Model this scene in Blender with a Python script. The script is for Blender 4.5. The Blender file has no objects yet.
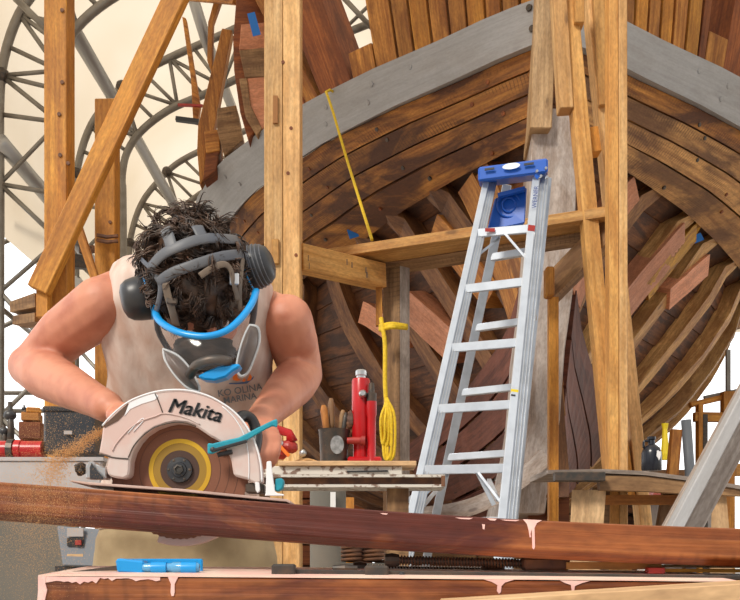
import bpy, math, random
from mathutils import Vector as V, Matrix, noise
from mathutils.bvhtree import BVHTree
random.seed(7)
SC = bpy.context.scene; COL = SC.collection
F = 900.0; HZ = 556.0; EYE = 0.9
def P(px, py, d):
    """point at distance d (metres in front of the camera) seen at a pixel of the photograph"""
    return V(((px-370)/F*d, d, EYE+(HZ-py)/F*d))
Z = V((0,0,1)); X = V((1,0,0)); Y = V((0,1,0))
def U(a, b): return random.uniform(a, b)
def lerp(a, b, t): return a+(b-a)*t
def interp(x, tab):
    if x <= tab[0][0]:
        (a, b), (c, d) = tab[0], tab[1]
        return b+(d-b)*(x-a)/(c-a) if x > a-1 else b
    for i in range(len(tab)-1):
        (a, b), (c, d) = tab[i], tab[i+1]
        if x <= c: return b+(d-b)*(x-a)/(c-a)
    return tab[-1][1]
def smooth_path(pts, n=6):
    """Catmull-Rom through the points"""
    pts = [V(p) for p in pts]; out = []
    q = [pts[0]*2-pts[1]]+pts+[pts[-1]*2-pts[-2]]
    for i in range(1, len(q)-2):
        for k in range(n):
            t = k/n; a, b, c, d = q[i-1], q[i], q[i+1], q[i+2]
            out.append(0.5*((2*b)+(c-a)*t+(2*a-5*b+4*c-d)*t*t+(3*b-a-3*c+d)*t*t*t))
    out.append(pts[-1]); return out

# ---------------------------------------------------------------- materials
def new_mat(name):
    m = bpy.data.materials.new(name); m.use_nodes = True
    nt = m.node_tree; b = nt.nodes['Principled BSDF']
    return m, nt, b
def N(nt, t, **k):
    n = nt.nodes.new(t)
    for a, v in k.items():
        if a in n.inputs: n.inputs[a].default_value = v
        else: setattr(n, a, v)
    return n
def c4(c): return (c[0], c[1], c[2], 1)
def mixc(nt, fac, a, b, mode='MIX'):
    n = nt.nodes.new('ShaderNodeMix'); n.data_type = 'RGBA'; n.blend_type = mode
    for s, v in ((0, fac), (6, a), (7, b)):
        if hasattr(v, 'links') or isinstance(v, bpy.types.NodeSocket): nt.links.new(v, n.inputs[s])
        else: n.inputs[s].default_value = v if s == 0 else c4(v)
    return n.outputs[2]
def ramp(nt, fac, p0, p1, c0=(0,0,0), c1=(1,1,1)):
    n = nt.nodes.new('ShaderNodeValToRGB'); nt.links.new(fac, n.inputs[0])
    e = n.color_ramp.elements; e[0].position = p0; e[1].position = p1
    e[0].color = c4(c0); e[1].color = c4(c1); return n.outputs[0]
def wood(name, light, dark, stain=None, stain_amt=.5, rough=.65, grain=45, knots=1, marks=0, bump=.25, vary=.2, stain_scale=1.6, mott=1):
    g_ = lambda c: tuple(x**e for x, e in zip(c, (1.0,1.12,1.22)))
    light, dark = g_(light), tuple(x*.82 for x in g_(dark)); stain = g_(stain) if stain else None
    m, nt, b = new_mat(name); L = nt.links.new
    uv = N(nt, 'ShaderNodeTexCoord').outputs['UV']
    oi = N(nt, 'ShaderNodeObjectInfo').outputs['Random']
    mu = N(nt, 'ShaderNodeMath', operation='MULTIPLY'); mu.inputs[1].default_value = 41.7; L(oi, mu.inputs[0])
    ad = N(nt, 'ShaderNodeVectorMath', operation='ADD'); L(uv, ad.inputs[0]); L(mu.outputs[0], ad.inputs[1])
    def noi(su, sv, detail=3, dist=0, rough_=.5):
        mp = N(nt, 'ShaderNodeMapping'); mp.inputs['Scale'].default_value = (su, sv, 1); L(ad.outputs[0], mp.inputs[0])
        n = N(nt, 'ShaderNodeTexNoise', Scale=1.0, Detail=detail, Distortion=dist, Roughness=rough_); L(mp.outputs[0], n.inputs['Vector'])
        return n.outputs[0], mp
    g, _ = noi(1.6, grain, 4, .4)
    col = mixc(nt, ramp(nt, g, .3, .7), dark, light)
    g2, _ = noi(.9, 6, 2)
    col = mixc(nt, ramp(nt, g2, .35, .75), col, mixc(nt, .5, col, dark))
    if stain:
        s, _ = noi(stain_scale, stain_scale*3.2, 5, .6, .62)
        f = ramp(nt, s, .45, .58)
        mm = N(nt, 'ShaderNodeMath', operation='MULTIPLY'); mm.inputs[1].default_value = min(1, stain_amt*1.15); L(f, mm.inputs[0])
        col = mixc(nt, mm.outputs[0], col, stain)
    if knots:
        mp = N(nt, 'ShaderNodeMapping'); mp.inputs['Scale'].default_value = (2.2*knots, 7*knots, 1); L(ad.outputs[0], mp.inputs[0])
        vo = N(nt, 'ShaderNodeTexVoronoi', Scale=1.0); L(mp.outputs[0], vo.inputs['Vector'])
        k = ramp(nt, vo.outputs['Distance'], .05, .12, (1,1,1), (0,0,0))
        mm = N(nt, 'ShaderNodeMath', operation='MULTIPLY'); mm.inputs[1].default_value = .75; L(k, mm.inputs[0])
        col = mixc(nt, mm.outputs[0], col, (dark[0]*.35, dark[1]*.3, dark[2]*.3))
    if marks:
        w = N(nt, 'ShaderNodeTexWave', Scale=11.0, Distortion=2.5); w.inputs['Detail'].default_value = 2; L(ad.outputs[0], w.inputs['Vector'])
        s, _ = noi(1.6, 9, 3)
        f = ramp(nt, s, .47, .62); f2 = ramp(nt, w.outputs['Fac'], .0, .3, (1,1,1), (0,0,0))
        mm = N(nt, 'ShaderNodeMath', operation='MULTIPLY'); L(f, mm.inputs[0]); L(f2, mm.inputs[1])
        m2 = N(nt, 'ShaderNodeMath', operation='MULTIPLY'); m2.inputs[1].default_value = marks; L(mm.outputs[0], m2.inputs[0])
        col = mixc(nt, m2.outputs[0], col, (dark[0]*.3, dark[1]*.3, dark[2]*.3))
    fn, _ = noi(34, 90, 2); fl, _ = noi(5, 16, 4, .3, .65)
    col = mixc(nt, .42*mott, col, ramp(nt, fn, .3, .62, (.45,.42,.4)), 'MULTIPLY')
    col = mixc(nt, .45*mott, col, ramp(nt, fl, .36, .6, (.5,.46,.44)), 'MULTIPLY')
    hs = N(nt, 'ShaderNodeHueSaturation'); L(col, hs.inputs['Color'])
    ma = N(nt, 'ShaderNodeMapRange'); L(oi, ma.inputs[0]); ma.inputs[3].default_value = 1-vary; ma.inputs[4].default_value = 1+vary
    L(ma.outputs[0], hs.inputs['Value'])
    L(hs.outputs[0], b.inputs['Base Color']); b.inputs['Roughness'].default_value = rough
    bp = N(nt, 'ShaderNodeBump', Strength=bump, Distance=.004); L(g, bp.inputs['Height']); L(bp.outputs[0], b.inputs['Normal'])
    return m
def plain(name, c, rough=.5, metal=0, var=None, scale=20, amt=.6, bump=0, lo=.4, hi=.65, alpha=None, sss=0, detail=5):
    m, nt, b = new_mat(name); L = nt.links.new
    b.inputs['Roughness'].default_value = rough; b.inputs['Metallic'].default_value = metal
    b.inputs['Base Color'].default_value = c4(c)
    tc = N(nt, 'ShaderNodeTexCoord').outputs['Object']
    if var or bump:
        n = N(nt, 'ShaderNodeTexNoise', Scale=float(scale), Detail=float(detail)); L(tc, n.inputs['Vector'])
        if var:
            f = ramp(nt, n.outputs[0], lo, hi)
            mm = N(nt, 'ShaderNodeMath', operation='MULTIPLY'); mm.inputs[1].default_value = amt; L(f, mm.inputs[0])
            L(mixc(nt, mm.outputs[0], c, var), b.inputs['Base Color'])
        if bump:
            bp = N(nt, 'ShaderNodeBump', Strength=bump, Distance=.003); L(n.outputs[0], bp.inputs['Height']); L(bp.outputs[0], b.inputs['Normal'])
    if sss: b.inputs['Subsurface Weight'].default_value = sss; b.inputs['Subsurface Radius'].default_value = (.02,.008,.004); b.inputs['Subsurface Scale'].default_value = .5
    return m

# ---------------------------------------------------------------- mesh builder
class MB:
    def __init__(s): s.v = []; s.f = []; s.uv = {}; s.mi = {}
    def add(s, vs, fs, uvs=None, mi=0):
        o = len(s.v); s.v += [V(p) for p in vs]
        for i, f in enumerate(fs):
            k = len(s.f); s.f.append(tuple(a+o for a in f))
            if uvs: s.uv[k] = uvs[i]
            if mi: s.mi[k] = mi
        return s
    def rings(s, R, closed=True, caps=True, mi=0, uscale=1):
        """loft between rings of equal length"""
        n = len(R[0]); o = len(s.v); vs = [p for r in R for p in r]; fs = []; uvs = []
        L = [0]
        for i in range(1, len(R)): L.append(L[-1]+(R[i][0]-R[i-1][0]).length)
        C = [0]
        for j in range(1, n+1): C.append(C[-1]+(R[0][j % n]-R[0][j-1]).length)
        for i in range(len(R)-1):
            for j in range(n if closed else n-1):
                k = (j+1) % n
                fs.append((i*n+j, i*n+k, (i+1)*n+k, (i+1)*n+j))
                uvs.append(((L[i], C[j]), (L[i], C[j+1]), (L[i+1], C[j+1]), (L[i+1], C[j])))
        if caps and closed:
            fs.append(tuple(range(n))[::-1]); uvs.append([((p-R[0][0]).length*.3, 3+(p-R[0][0]).dot(Z)) for p in R[0]][::-1])
            e = (len(R)-1)*n; fs.append(tuple(range(e, e+n))); uvs.append([((p-R[-1][0]).length*.3, 4+(p-R[-1][0]).dot(Z)) for p in R[-1]])
        s.add(vs, fs, uvs, mi); return s
    def beam(s, p0, p1, w, h, up=Z, mi=0, w1=None, h1=None):
        p0 = V(p0); p1 = V(p1); t = (p1-p0).normalized(); up = V(up)
        if abs(t.dot(up.normalized())) > .98: up = Y
        a = t.cross(up).normalized(); b = a.cross(t).normalized()
        def ring(p, w, h): return [p-a*w/2-b*h/2, p+a*w/2-b*h/2, p+a*w/2+b*h/2, p-a*w/2+b*h/2]
        s.rings([ring(p0, w, h), ring(p1, w1 or w, h1 or h)], mi=mi); return s
    def box(s, c, sx, sy, sz, rz=0, mi=0):
        c = V(c); R = Matrix.Rotation(rz, 3, 'Z')
        a = R @ V((sx/2, 0, 0)); b = R @ V((0, sy/2, 0)); z = V((0,0,sz/2))
        if sx >= max(sy, sz): s.rings([[c-a-b-z, c-a+b-z, c-a+b+z, c-a-b+z], [c+a-b-z, c+a+b-z, c+a+b+z, c+a-b+z]], mi=mi)
        elif sy >= sz: s.rings([[c-b+a-z, c-b-a-z, c-b-a+z, c-b+a+z], [c+b+a-z, c+b-a-z, c+b-a+z, c+b+a+z]], mi=mi)
        else: s.rings([[c-a-b-z, c+a-b-z, c+a+b-z, c-a+b-z], [c-a-b+z, c+a-b+z, c+a+b+z, c-a+b+z]], mi=mi)
        return s
    def sweep(s, pts, nrm, w, h, mi=0):
        """rectangular timber along a path; w across, h along the normal (inwards)"""
        R = []
        for i, p in enumerate(pts):
            t = (pts[min(i+1, len(pts)-1)]-pts[max(i-1, 0)]).normalized()
            n = nrm[i] if isinstance(nrm, list) else nrm
            a = t.cross(n).normalized(); b = a.cross(t).normalized()
            ww = w[i] if isinstance(w, list) else w
            R.append([p-a*ww/2, p+a*ww/2, p+a*ww/2-b*h, p-a*ww/2-b*h])
        s.rings(R, mi=mi); return s
    def tube(s, pts, r, n=8, closed=False, mi=0, flat=1, nrm=None):
        pts = [V(p) for p in pts]; m = len(pts); R = []
        prev = None
        for i, p in enumerate(pts):
            if closed: t = pts[(i+1) % m]-pts[i-1]
            else: t = pts[min(i+1, m-1)]-pts[max(i-1, 0)]
            t = t.normalized() if t.length > 1e-9 else Z
            if nrm is not None: a = (nrm[i] if isinstance(nrm, list) else nrm)
            else: a = prev if prev is not None else (Z if abs(t.z) < .9 else X)
            a = (a-t*a.dot(t)); a = a.normalized() if a.length > 1e-6 else t.orthogonal().normalized(); prev = a
            b = t.cross(a); rr = r[i] if isinstance(r, (list, tuple)) else r
            R.append([p+a*rr*flat*math.cos(2*math.pi*k/n)+b*rr*math.sin(2*math.pi*k/n) for k in range(n)])
        if closed: R.append(R[0]); s.rings(R, caps=False, mi=mi)
        else: s.rings(R, mi=mi)
        return s
    def lathe(s, prof, o, ax=Z, n=20, mi=0):
        o = V(o); ax = V(ax).normalized(); a = ax.orthogonal().normalized(); b = ax.cross(a)
        s.rings([[o+ax*z+a*r*math.cos(2*math.pi*k/n)+b*r*math.sin(2*math.pi*k/n) for k in range(n)] for r, z in prof], mi=mi); return s
    def ell(s, c, r, M=None, nu=16, nv=10, mi=0, jit=0):
        c = V(c); M = M or Matrix.Identity(3); vs = []; fs = []
        for i in range(nv+1):
            th = math.pi*i/nv
            for j in range(nu):
                ph = 2*math.pi*j/nu
                q = V((math.sin(th)*math.cos(ph), math.sin(th)*math.sin(ph), math.cos(th)))
                k = 1+(jit*noise.noise(q*3+c*9) if jit else 0)
                vs.append(c+M @ V((q.x*r[0]*k, q.y*r[1]*k, q.z*r[2]*k)))
        for i in range(nv):
            for j in range(nu): fs.append((i*nu+j, (i+1)*nu+j, (i+1)*nu+(j+1) % nu, i*nu+(j+1) % nu))
        s.add(vs, fs, None, mi); return s
    def prism(s, out, vec, mi=0):
        out = [V(p) for p in out]; n = len(out); vec = V(vec)
        vs = out+[p+vec for p in out]; p0 = out[0]
        fs = [tuple(range(n)), tuple(range(2*n-1, n-1, -1))]
        e1 = (out[1]-out[0]).normalized(); nn = vec.normalized(); e2 = nn.cross(e1)
        uvs = [[((p-p0).dot(e1), (p-p0).dot(e2)) for p in out]]; uvs.append(uvs[0][::-1])
        for i in range(n):
            k = (i+1) % n; l = (out[k]-out[i]).length
            fs.append((i, i+n, k+n, k)); uvs.append(((0,0), (0, vec.length), (l, vec.length), (l, 0)))
        s.add(vs, fs, uvs, mi); return s
    def build(s, name, mat, parent=None, bev=0, smooth=False, sub=0, recentre=None):
        me = bpy.data.meshes.new(name); off = V((0,0,0))
        if parent is None:
            xs = [p.x for p in s.v]; ys = [p.y for p in s.v]; zs = [p.z for p in s.v]
            off = V(((min(xs)+max(xs))/2, (min(ys)+max(ys))/2, min(zs)))
        me.from_pydata([p-off for p in s.v], [], s.f)
        ul = me.uv_layers.new(name='UVMap')
        for p in me.polygons:
            u = s.uv.get(p.index)
            for k, li in enumerate(p.loop_indices):
                if u: ul.data[li].uv = u[k]
                else:
                    q = me.vertices[me.loops[li].vertex_index].co+off; ul.data[li].uv = (q.x+q.y, q.z)
            p.use_smooth = bool(smooth); p.material_index = s.mi.get(p.index, 0)
        for m in (mat if isinstance(mat, (list, tuple)) else [mat]): me.materials.append(m)
        import bmesh as bmm
        bm = bmm.new(); bm.from_mesh(me); bmm.ops.recalc_face_normals(bm, faces=bm.faces); bm.to_mesh(me); bm.free()
        if smooth == 'auto':
            for p in me.polygons: p.use_smooth = True
            try: me.set_sharp_from_angle(angle=math.radians(38))
            except Exception: pass
        o = bpy.data.objects.new(name, me); COL.objects.link(o); o.location = off
        if parent is not None:
            o.parent = parent; o.matrix_parent_inverse = world_of(parent).inverted()
        if bev:
            b = o.modifiers.new('bevel', 'BEVEL'); b.width = bev; b.segments = 1; b.limit_method = 'ANGLE'; b.angle_limit = .6
        if sub:
            b = o.modifiers.new('subd', 'SUBSURF'); b.levels = sub; b.render_levels = sub
        return o
def world_of(o):
    m = o.matrix_basis.copy()
    if o.parent: m = world_of(o.parent) @ o.matrix_parent_inverse @ m
    return m
def tag(o, label=None, cat=None, group=None, kind=None):
    if label: o['label'] = label
    if cat: o['category'] = cat
    if group: o['group'] = group
    if kind: o['kind'] = kind
    return o
def thing(name, label, cat, loc, group=None):
    o = bpy.data.objects.new(name, None); COL.objects.link(o); o.location = V(loc); o.empty_display_size = .1
    return tag(o, label, cat, group)
def text_mb(body, size, mapf, shear=0, extrude=.0, offset=0, spacing=1):
    cu = bpy.data.curves.new('t', 'FONT'); cu.body = body; cu.size = size; cu.shear = shear; cu.offset = offset; cu.space_character = spacing
    cu.align_x = 'CENTER'; cu.align_y = 'CENTER'; cu.resolution_u = 3; cu.extrude = extrude
    o = bpy.data.objects.new('t', cu); COL.objects.link(o)
    dg = bpy.context.evaluated_depsgraph_get(); dg.update()
    me = bpy.data.meshes.new_from_object(o.evaluated_get(dg))
    mb = MB(); mb.add([mapf(v.co) for v in me.vertices], [tuple(p.vertices) for p in me.polygons])
    bpy.data.objects.remove(o); bpy.data.curves.remove(cu); bpy.data.meshes.remove(me)
    return mb

M = {}
M['pine'] = wood('pine', (.80,.50,.21), (.62,.33,.10), stain=(.45,.20,.05), stain_amt=.35, knots=1)
M['pine_pale'] = wood('pine_pale', (.92,.64,.36), (.70,.42,.18), stain=(.5,.26,.1), stain_amt=.3)
M['pine_orange'] = wood('pine_orange', (.82,.43,.10), (.62,.27,.045), stain=(.3,.12,.03), stain_amt=.4)
M['timber'] = wood('weathered_timber', (.50,.34,.20), (.30,.19,.10), stain=(.15,.09,.05), stain_amt=.6, marks=.4)
M['grey_wood'] = wood('greyed_wood', (.50,.48,.47), (.33,.31,.30), stain=(.25,.22,.20), stain_amt=.4)
M['strake'] = wood('hull_plank', (.66,.33,.09), (.32,.13,.035), stain=(.10,.045,.02), stain_amt=.85, marks=.7, stain_scale=1.1, knots=.8)
M['strake_light'] = wood('hull_plank_light', (.74,.44,.19), (.40,.21,.09), stain=(.13,.07,.04), stain_amt=.7, marks=.8, stain_scale=1.3)
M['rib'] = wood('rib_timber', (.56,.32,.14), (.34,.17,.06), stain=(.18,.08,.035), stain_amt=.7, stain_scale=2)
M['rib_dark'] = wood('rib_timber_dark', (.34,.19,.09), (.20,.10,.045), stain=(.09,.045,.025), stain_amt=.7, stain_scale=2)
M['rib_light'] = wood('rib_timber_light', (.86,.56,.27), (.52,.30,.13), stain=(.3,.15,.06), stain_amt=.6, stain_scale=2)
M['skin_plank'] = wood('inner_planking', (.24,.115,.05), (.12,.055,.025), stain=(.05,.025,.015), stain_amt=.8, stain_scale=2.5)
M['topwood'] = wood('top_timber_wood', (.78,.40,.12), (.42,.17,.04), stain=(.22,.08,.02), stain_amt=.55)
M['topred'] = wood('red_timber', (.44,.17,.06), (.26,.08,.025), stain=(.12,.04,.02), stain_amt=.5)
M['pinkwood'] = wood('primed_wood', (.80,.40,.27), (.70,.32,.20), stain=(.5,.2,.1), stain_amt=.3, knots=0)
M['maroon'] = wood('maroon_plank', (.17,.07,.05), (.10,.035,.03), stain=(.3,.13,.1), stain_amt=.3)
M['yellow_wood'] = wood('yellow_wood', (.75,.45,.05), (.55,.28,.03), stain=(.2,.08,.02), stain_amt=.7, stain_scale=3)
M['wale'] = wood('grey_painted_wood', (.46,.50,.54), (.44,.48,.52), stain=(.34,.36,.38), stain_amt=.3, knots=.6, bump=.1, vary=.04, mott=.35)
M['stem'] = wood('stem_wood', (.66,.63,.62), (.52,.48,.47), stain=(.28,.22,.18), stain_amt=.55, grain=30)
M['stemhead'] = wood('stem_head_wood', (.66,.50,.33), (.46,.32,.19), stain=(.3,.2,.1), stain_amt=.5)
M['mahog'] = wood('reddish_beam', (.46,.19,.075), (.27,.085,.03), stain=(.10,.025,.02), stain_amt=.85, rough=.42, grain=110, knots=0, vary=.03, stain_scale=2.2, bump=.5, marks=.35)
M['mahog_side'] = wood('reddish_beam_underside', (.42,.145,.05), (.25,.07,.022), stain=(.14,.035,.02), stain_amt=.7, rough=.45, grain=90, knots=0, vary=.03)
M['ply'] = wood('plywood', (.78,.58,.38), (.66,.45,.27), stain=(.5,.33,.2), stain_amt=.4, grain=20)
M['pinkpaint'] = plain('pink_primer', (.86,.50,.46), .5, var=(.9,.68,.6), scale=40)
M['pinktop'] = plain('primed_top', (.84,.62,.50), .6, var=(.85,.46,.40), scale=14, lo=.45, hi=.6)
M['pipe'] = plain('galvanised_pipe', (.27,.25,.22), .5, .55, var=(.18,.15,.12), scale=6)
M['pipe_light'] = plain('bright_pipe', (.42,.42,.42), .4, .6)
M['alu'] = plain('aluminium', (.48,.52,.58), .35, .8, var=(.28,.29,.32), scale=12, amt=.5)
M['alu_bright'] = plain('aluminium_face', (.62,.67,.74), .4, .5, var=(.48,.52,.58), scale=15, amt=.5)
M['blue'] = plain('blue_plastic', (.01,.10,.50), .35)
M['blue_tape'] = plain('blue_tape', (.01,.16,.55), .6)
M['cyan'] = plain('cyan_plastic', (.01,.30,.72), .3)
M['teal'] = plain('teal_plastic', (.01,.25,.34), .35, var=(.02,.35,.44), scale=60)
M['white'] = plain('white_paint', (.8,.8,.8), .5)
M['black'] = plain('black_plastic', (.02,.02,.022), .4)
M['dark'] = plain('dark_steel', (.06,.055,.05), .45, .5, var=(.14,.09,.06), scale=40)
M['steel'] = plain('steel', (.55,.55,.55), .3, .9)
M['rust'] = plain('rusty_steel', (.10,.05,.035), .7, .2, var=(.28,.12,.05), scale=25, amt=.7, bump=.4)
M['red'] = plain('red_enamel', (.50,.008,.012), .3, var=(.30,.008,.008), scale=15)
M['redbrick'] = plain('red_tool_metal', (.42,.03,.02), .45, var=(.2,.03,.03), scale=30)
M['orange'] = plain('orange_plastic', (.9,.2,.02), .4)
M['yrope'] = plain('yellow_rope_fibre', (.80,.55,.02), .7, var=(.55,.35,.02), scale=60, bump=.5)
M['skin'] = plain('skin', (.62,.255,.155), .52, var=(.42,.13,.075), scale=16, amt=.75, lo=.42, hi=.7, sss=.1, bump=.15)
M['hair'] = plain('dark_brown_hair', (.024,.013,.009), .42, var=(.14,.075,.045), scale=35, amt=.8)
M['shirt'] = plain('shirt_cloth', (.70,.58,.51), .9, var=(.52,.33,.25), scale=9, amt=.8, bump=.3, lo=.35, hi=.65)
_m = M['shirt']; _nt = _m.node_tree; _mp = N(_nt, 'ShaderNodeMapping'); _mp.inputs['Scale'].default_value = (3.2,3.2,.75); _mp.inputs['Rotation'].default_value = (0,.12,0)
_tx = [n for n in _nt.nodes if n.type == 'TEX_NOISE'][0]; _nt.links.new([n for n in _nt.nodes if n.type == 'TEX_COORD'][0].outputs['Object'], _mp.inputs[0]); _nt.links.new(_mp.outputs[0], _tx.inputs['Vector'])
[n for n in _nt.nodes if n.type == 'BUMP'][0].inputs['Distance'].default_value = .012
M['khaki'] = plain('khaki_cloth', (.40,.30,.17), .9, var=(.22,.15,.08), scale=10, amt=.7)
M['rubber'] = plain('grey_rubber', (.085,.095,.12), .5, var=(.15,.145,.14), scale=15, amt=.5)
M['cup'] = plain('charcoal_cup', (.022,.025,.032), .38, var=(.06,.052,.045), scale=20, amt=.5)
M['strap'] = plain('woven_strap', (.16,.12,.09), .8, var=(.25,.19,.14), scale=30)
M['guard'] = plain('dusty_white_guard', (.60,.43,.385), .45, var=(.60,.53,.50), scale=22, amt=.7, lo=.42, hi=.6)
M['guard_white'] = plain('white_guard_rim', (.78,.78,.80), .35)
M['blade'] = plain('brown_blade_disc', (.22,.085,.045), .5, .25, var=(.14,.05,.03), scale=6)
M['by'] = plain('yellow_blade_paint', (.62,.37,.008), .45, var=(.45,.25,.01), scale=9)
M['bd'] = plain('dark_blade_hub', (.07,.035,.025), .5, .3)
M['sawdust'] = plain('sawdust', (.70,.40,.17), .9, var=(.55,.28,.10), scale=30)
M['concrete'] = plain('concrete', (.42,.38,.33), .85, var=(.3,.27,.23), scale=3, bump=.2)
M['paint_white'] = plain('chipped_white_paint', (.62,.58,.52), .6, var=(.16,.08,.05), scale=45, amt=.9, lo=.55, hi=.62)
M['greyboard'] = plain('grey_board', (.45,.42,.42), .7, var=(.36,.33,.32), scale=8)
M['charger'] = plain('grey_plastic', (.16,.18,.21), .5)
M['tarp_dark'] = plain('dark_grey_cloth', (.15,.14,.12), .9, var=(.22,.18,.14), scale=5, bump=.4)
M['yellow'] = plain('yellow_label', (.85,.65,.02), .5)
M['bottle'] = plain('black_bottle', (.012,.014,.022), .25)
# ================================================================ SHIP HULL
WT = [(6.2,.06),(6.45,.45),(6.72,.81),(7.09,1.36),(7.6,2.02),(7.99,2.42),(8.64,3.01),(9.52,3.52),(10.5,3.85),(12,4.1),(14,4.2)]
BT = [(6.4,.08),(6.7,.36),(7.11,.72),(7.7,1.17),(8.4,1.60),(9.0,1.93),(9.7,2.28),(10.5,2.5),(12,2.6),(14,2.6)]
BTL = [(6.4,.08),(6.7,.36),(7.11,.72),(7.7,1.17),(8.4,1.60),(9.0,2.05),(9.7,2.5),(10.5,2.9),(12,3.3),(14,3.4)]
FTL = [(.2,.10),(.35,.40),(.5,.6),(.7,.78),(.95,.93),(1.3,1.06),(1.7,1.1),(2.2,1.08),(2.97,1.0)]
FT = [(.30,.02),(.5,.12),(.7,.24),(.95,.38),(1.3,.57),(1.6,.71),(2.1,.86),(2.5,.95),(2.97,1.0)]
def axis_x(y): return 1.25+.145*(y-6.15)
def half(y, H, side=1):
    bw = interp(y, WT); bb = interp(y, BT if side > 0 else BTL)
    if H >= 3.81: return bw*(1+.12*(H-3.81))
    if H >= 2.97: return bb+(bw-bb)*((H-2.97)/.84)**.7
    f = interp(H, FT if side > 0 else FTL)
    v = max(0, min(1, (9.2-y)/2.4))            # sections get V-shaped towards the bow
    f = f*(1-v)+v*max(.02, (H-.3)/2.67)**(1.15 if side > 0 else .8)
    return max(.03, bb*f)
def hs(side, y, H, inset=0):
    return V((axis_x(y)+side*max(.02, half(y, H, side)-inset), y, EYE+H))
def hn(side, y, H):
    e = .05
    a = hs(side, y+e, H)-hs(side, y-e, H); b = hs(side, y, H+e)-hs(side, y, H-e)
    n = a.cross(b).normalized()
    if n.x*side < 0: n = -n
    return n
def wale_y(px, side):
    """station where the wale stands at a given picture column"""
    lo, hi = 6.2, 9.5 if side < 0 else 8.0
    for _ in range(40):
        m = (lo+hi)/2; q = 370+F*hs(side, m, 3.81).x/m
        if (q > px) == (side < 0): lo = m
        else: hi = m
    return lo
hull = thing('ship_hull', 'unfinished wooden ship hull with grey rail, bare frames and open bottom, towering behind the ladder', 'ship', (axis_x(9), 9, EYE+.3))
ys = [6.2+.12*i for i in range(8)]+[7.2+.22*i for i in range(22)]
def strip(side, Ha, Hb, th, y0, mat, name, y1=12, out=0, cut=None):
    mb = MB(); R = []
    for y in [q for q in ys if y0 < q < y1]:
        a = hs(side, y, Ha); b = hs(side, y, Hb)
        n = hn(side, y, (Ha+Hb)/2)
        R.append([a+n*out, b+n*out, b-n*th, a-n*th])
    # uv: length along the strip
    mb.rings(R); return mb.build(name, mat, hull)
for side in (-1, 1):
    w = strip(side, 3.52, 3.81, .06, 6.15, M['wale'], 'rail_timber', y1=13, out=.10)
    w['label'] = 'grey painted rail timber'
    for (y, h) in ((6.24,3.76),(6.24,3.62)) if side < 0 else ():
        p = hs(side, y, h)+hn(side, y, h)*.10; MB().lathe([(.0,.012),(.022,.012),(.024,0)][::-1], p, hn(side, y, h), 10).build('bolt_head', M['dark'], w)
    for y in ([6.9, 7.15, 7.5, 8.1, 8.7] if side < 0 else [6.95, 7.2, 7.3]):
        for h in (3.72, 3.62)[:1+(y > 7.1)]:
            n = hn(side, y, h); MB().lathe([(.02,-.01),(.02,.005),(.0,.007)], hs(side, y+U(-.08,.08), h)+n*.10, n, 8).build('wood_plug', M['wale'], w)
edges = [3.52, 3.39, 3.25, 3.11, 2.97]
if True:
    for side in (-1, 1):
        for i in range(4):
            a, b = edges[i], edges[i+1]
            mt = M['strake'] if side < 0 or i < 1 else M['strake_light']
            s_ = strip(side, b+.004, a-.004, .05, 6.15, mt, 'side_plank', out=[.04,.03,.02,.045][i])
            for k in range(14):
                y = 6.6+k*.32+U(-.1,.1); h = U(b+.02, a-.02); n = hn(side, y, h)
                if k % 2 == 0: MB().lathe([(.017,-.01),(.017,.006),(.0,.008)], hs(side, y, h)+n*[.04,.03,.02,.045][i], n, 8).build('wood_plug', M['dark'] if k % 4 else M['topred'], s_)
# backing: dark inner planking, seen between the frames
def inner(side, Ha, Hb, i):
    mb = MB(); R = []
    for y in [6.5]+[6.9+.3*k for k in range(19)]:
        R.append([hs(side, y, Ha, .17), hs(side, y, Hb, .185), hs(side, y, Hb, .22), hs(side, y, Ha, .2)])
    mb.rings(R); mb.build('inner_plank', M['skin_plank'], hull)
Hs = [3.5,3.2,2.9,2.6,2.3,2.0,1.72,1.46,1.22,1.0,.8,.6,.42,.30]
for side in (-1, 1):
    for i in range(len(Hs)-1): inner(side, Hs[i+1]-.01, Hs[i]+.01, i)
# frames
def frame(side, yt, lag, w, mat, Ht=3.0, Hb=.42, proud=.0, depth=.16, name='frame_rib'):
    pts = []; ns = []
    for k in range(17):
        t = k/16; H = lerp(Ht, Hb, t); y = max(6.55, yt-lag*t**.9)
        pts.append(hs(side, y, H)+hn(side, y, H)*proud); ns.append(hn(side, y, H))
    return MB().sweep(pts, ns, w, depth).build(name, mat, hull)
random.seed(3)
for side in (-1, 1):
    for k, yt in enumerate([7.35, 7.9, 8.45, 9.1, 9.75, 10.45, 11.2, 12]):
        frame(side, yt, 1.25, .17 if side < 0 else .13, M['rib_dark'] if side < 0 else M['rib'] if (k < 1) else M['rib_light'])
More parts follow.
